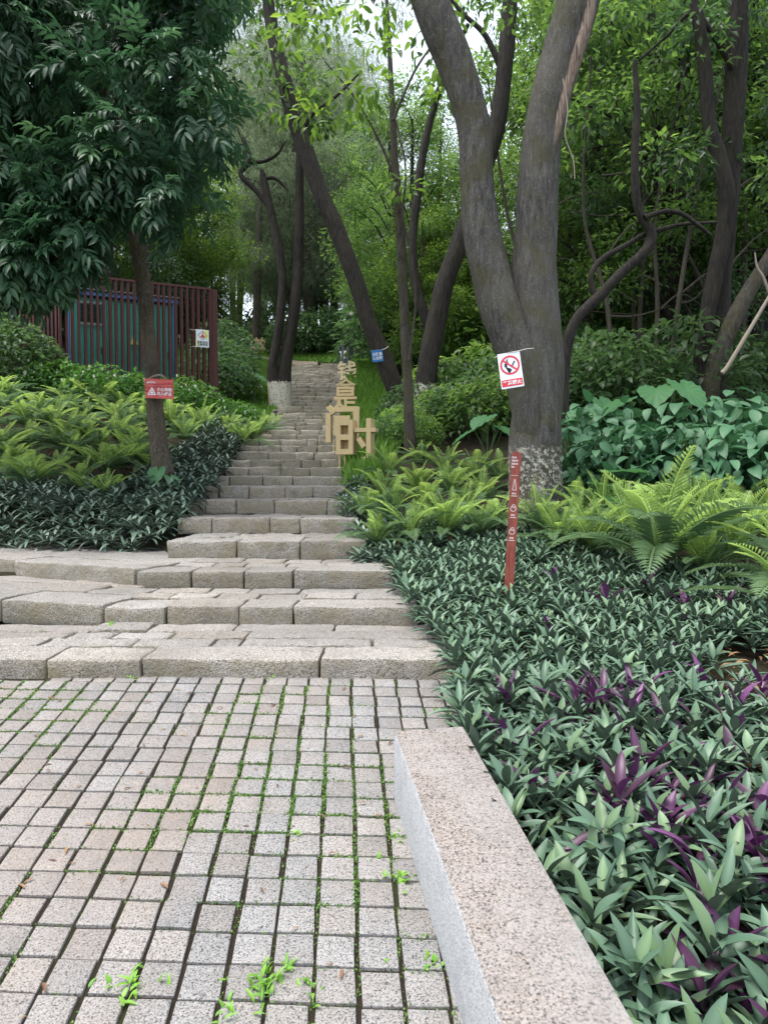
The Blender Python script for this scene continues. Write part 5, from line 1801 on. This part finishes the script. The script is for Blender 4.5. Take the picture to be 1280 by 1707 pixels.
for px, py, n, L, W, lab, sp in [(440, 1640, 34, .055, .014, 'tall narrow leaved weed in the joint near the bottom of the photo', .022), (215, 1640, 22, .05, .016, 'spreading weed in the joint at the lower left', .03), (470, 1620, 14, .05, .015, 'weed sprig just right of the tall narrow leaved one', .02),
                            (672, 1462, 22, .036, .022, 'round leaved weed against the foot of the bench', .022), (658, 1392, 7, .032, .02, 'small round leaved weed near the far end of the bench', .012), (625, 1428, 5, .03, .017, 'pair of fresh weed leaves in a joint left of the bench', .012),
                            (520, 1640, 10, .045, .013, 'thin weed beside the lowest row of setts', .018), (370, 1690, 12, .045, .012, 'weed tuft at the very bottom edge of the paving', .02), (715, 1605, 12, .025, .018, 'yellowish weed beside the near end of the bench', .03),
                            (345, 1350, 8, .02, .01, 'tiny weed in a joint in the middle of the paving', .012), (745, 1185, 16, .03, .02, 'leafy weed where the paving meets the oyster plants', .03), (182, 1042, 14, .03, .02, 'small fresh weed in the crack of the second step', .015), (490, 1392, 10, .024, .012, 'low weed in the joint left of the bench end', .014)]:
    x, y = gp(px, py)
    z = None
    if py < 1100: x, y, z = XP(182, 4.5), 4.5, .6
    weed(x, y, n, L, W, lab, 52, sp, z)
for (px, py, n) in ((60, 1122, 14), (230, 1130, 12), (450, 1130, 8)):
    x, y = gp(px, py)
    weed(x, y - .01, n, .03, .014, {60: 'moss tuft at the foot of the first step on the left', 230: 'moss tuft below the second joint of the first step', 450: 'moss tuft at the middle foot of the first step'}[px], 40, .025)


def litter():
    lv = Leaves()
    P, D, U, L = [], [], [], []
    for _ in range(260):
        if random.random() < .35:
            x, y = random.uniform(-2, .3), random.uniform(1.3, 3.7)
            if y < 2.75 and x > .0 - (y - 2.66) * .154: continue
            z = PLANE_A * y + PLANE_B + .006
            s = random.uniform(.02, .045)
        else:
            b = random.choice(BARE)
            x, y = random.gauss(b[0], b[2] * .8), random.gauss(b[1], b[2] * .8)
            z = bed_z(x, y) + random.uniform(.005, .05); s = random.uniform(.04, .14)
        a = random.uniform(0, 6.28)
        P.append((x, y, z)); D.append((cos(a), sin(a), random.uniform(-.05, .15))); U.append((random.uniform(-.2, .2), random.uniform(-.2, .2), 1)); L.append(s)
    L = np.array(L)
    lv.add(L4, np.array(P), np.array(D), np.array(U), L, L * .28, rng.uniform(0, 1, len(L)))
    tag(link('leaf_litter', lv.mesh('leaf_litter', M['litter'])), 'dead leaves and twigs lying on the setts and the bare soil', 'leaf litter', kind='stuff')


litter()
for o in list(SC.objects):
    if o.type == 'MESH' and o.parent is None and 'label' not in o: print('UNTAGGED', o.name)
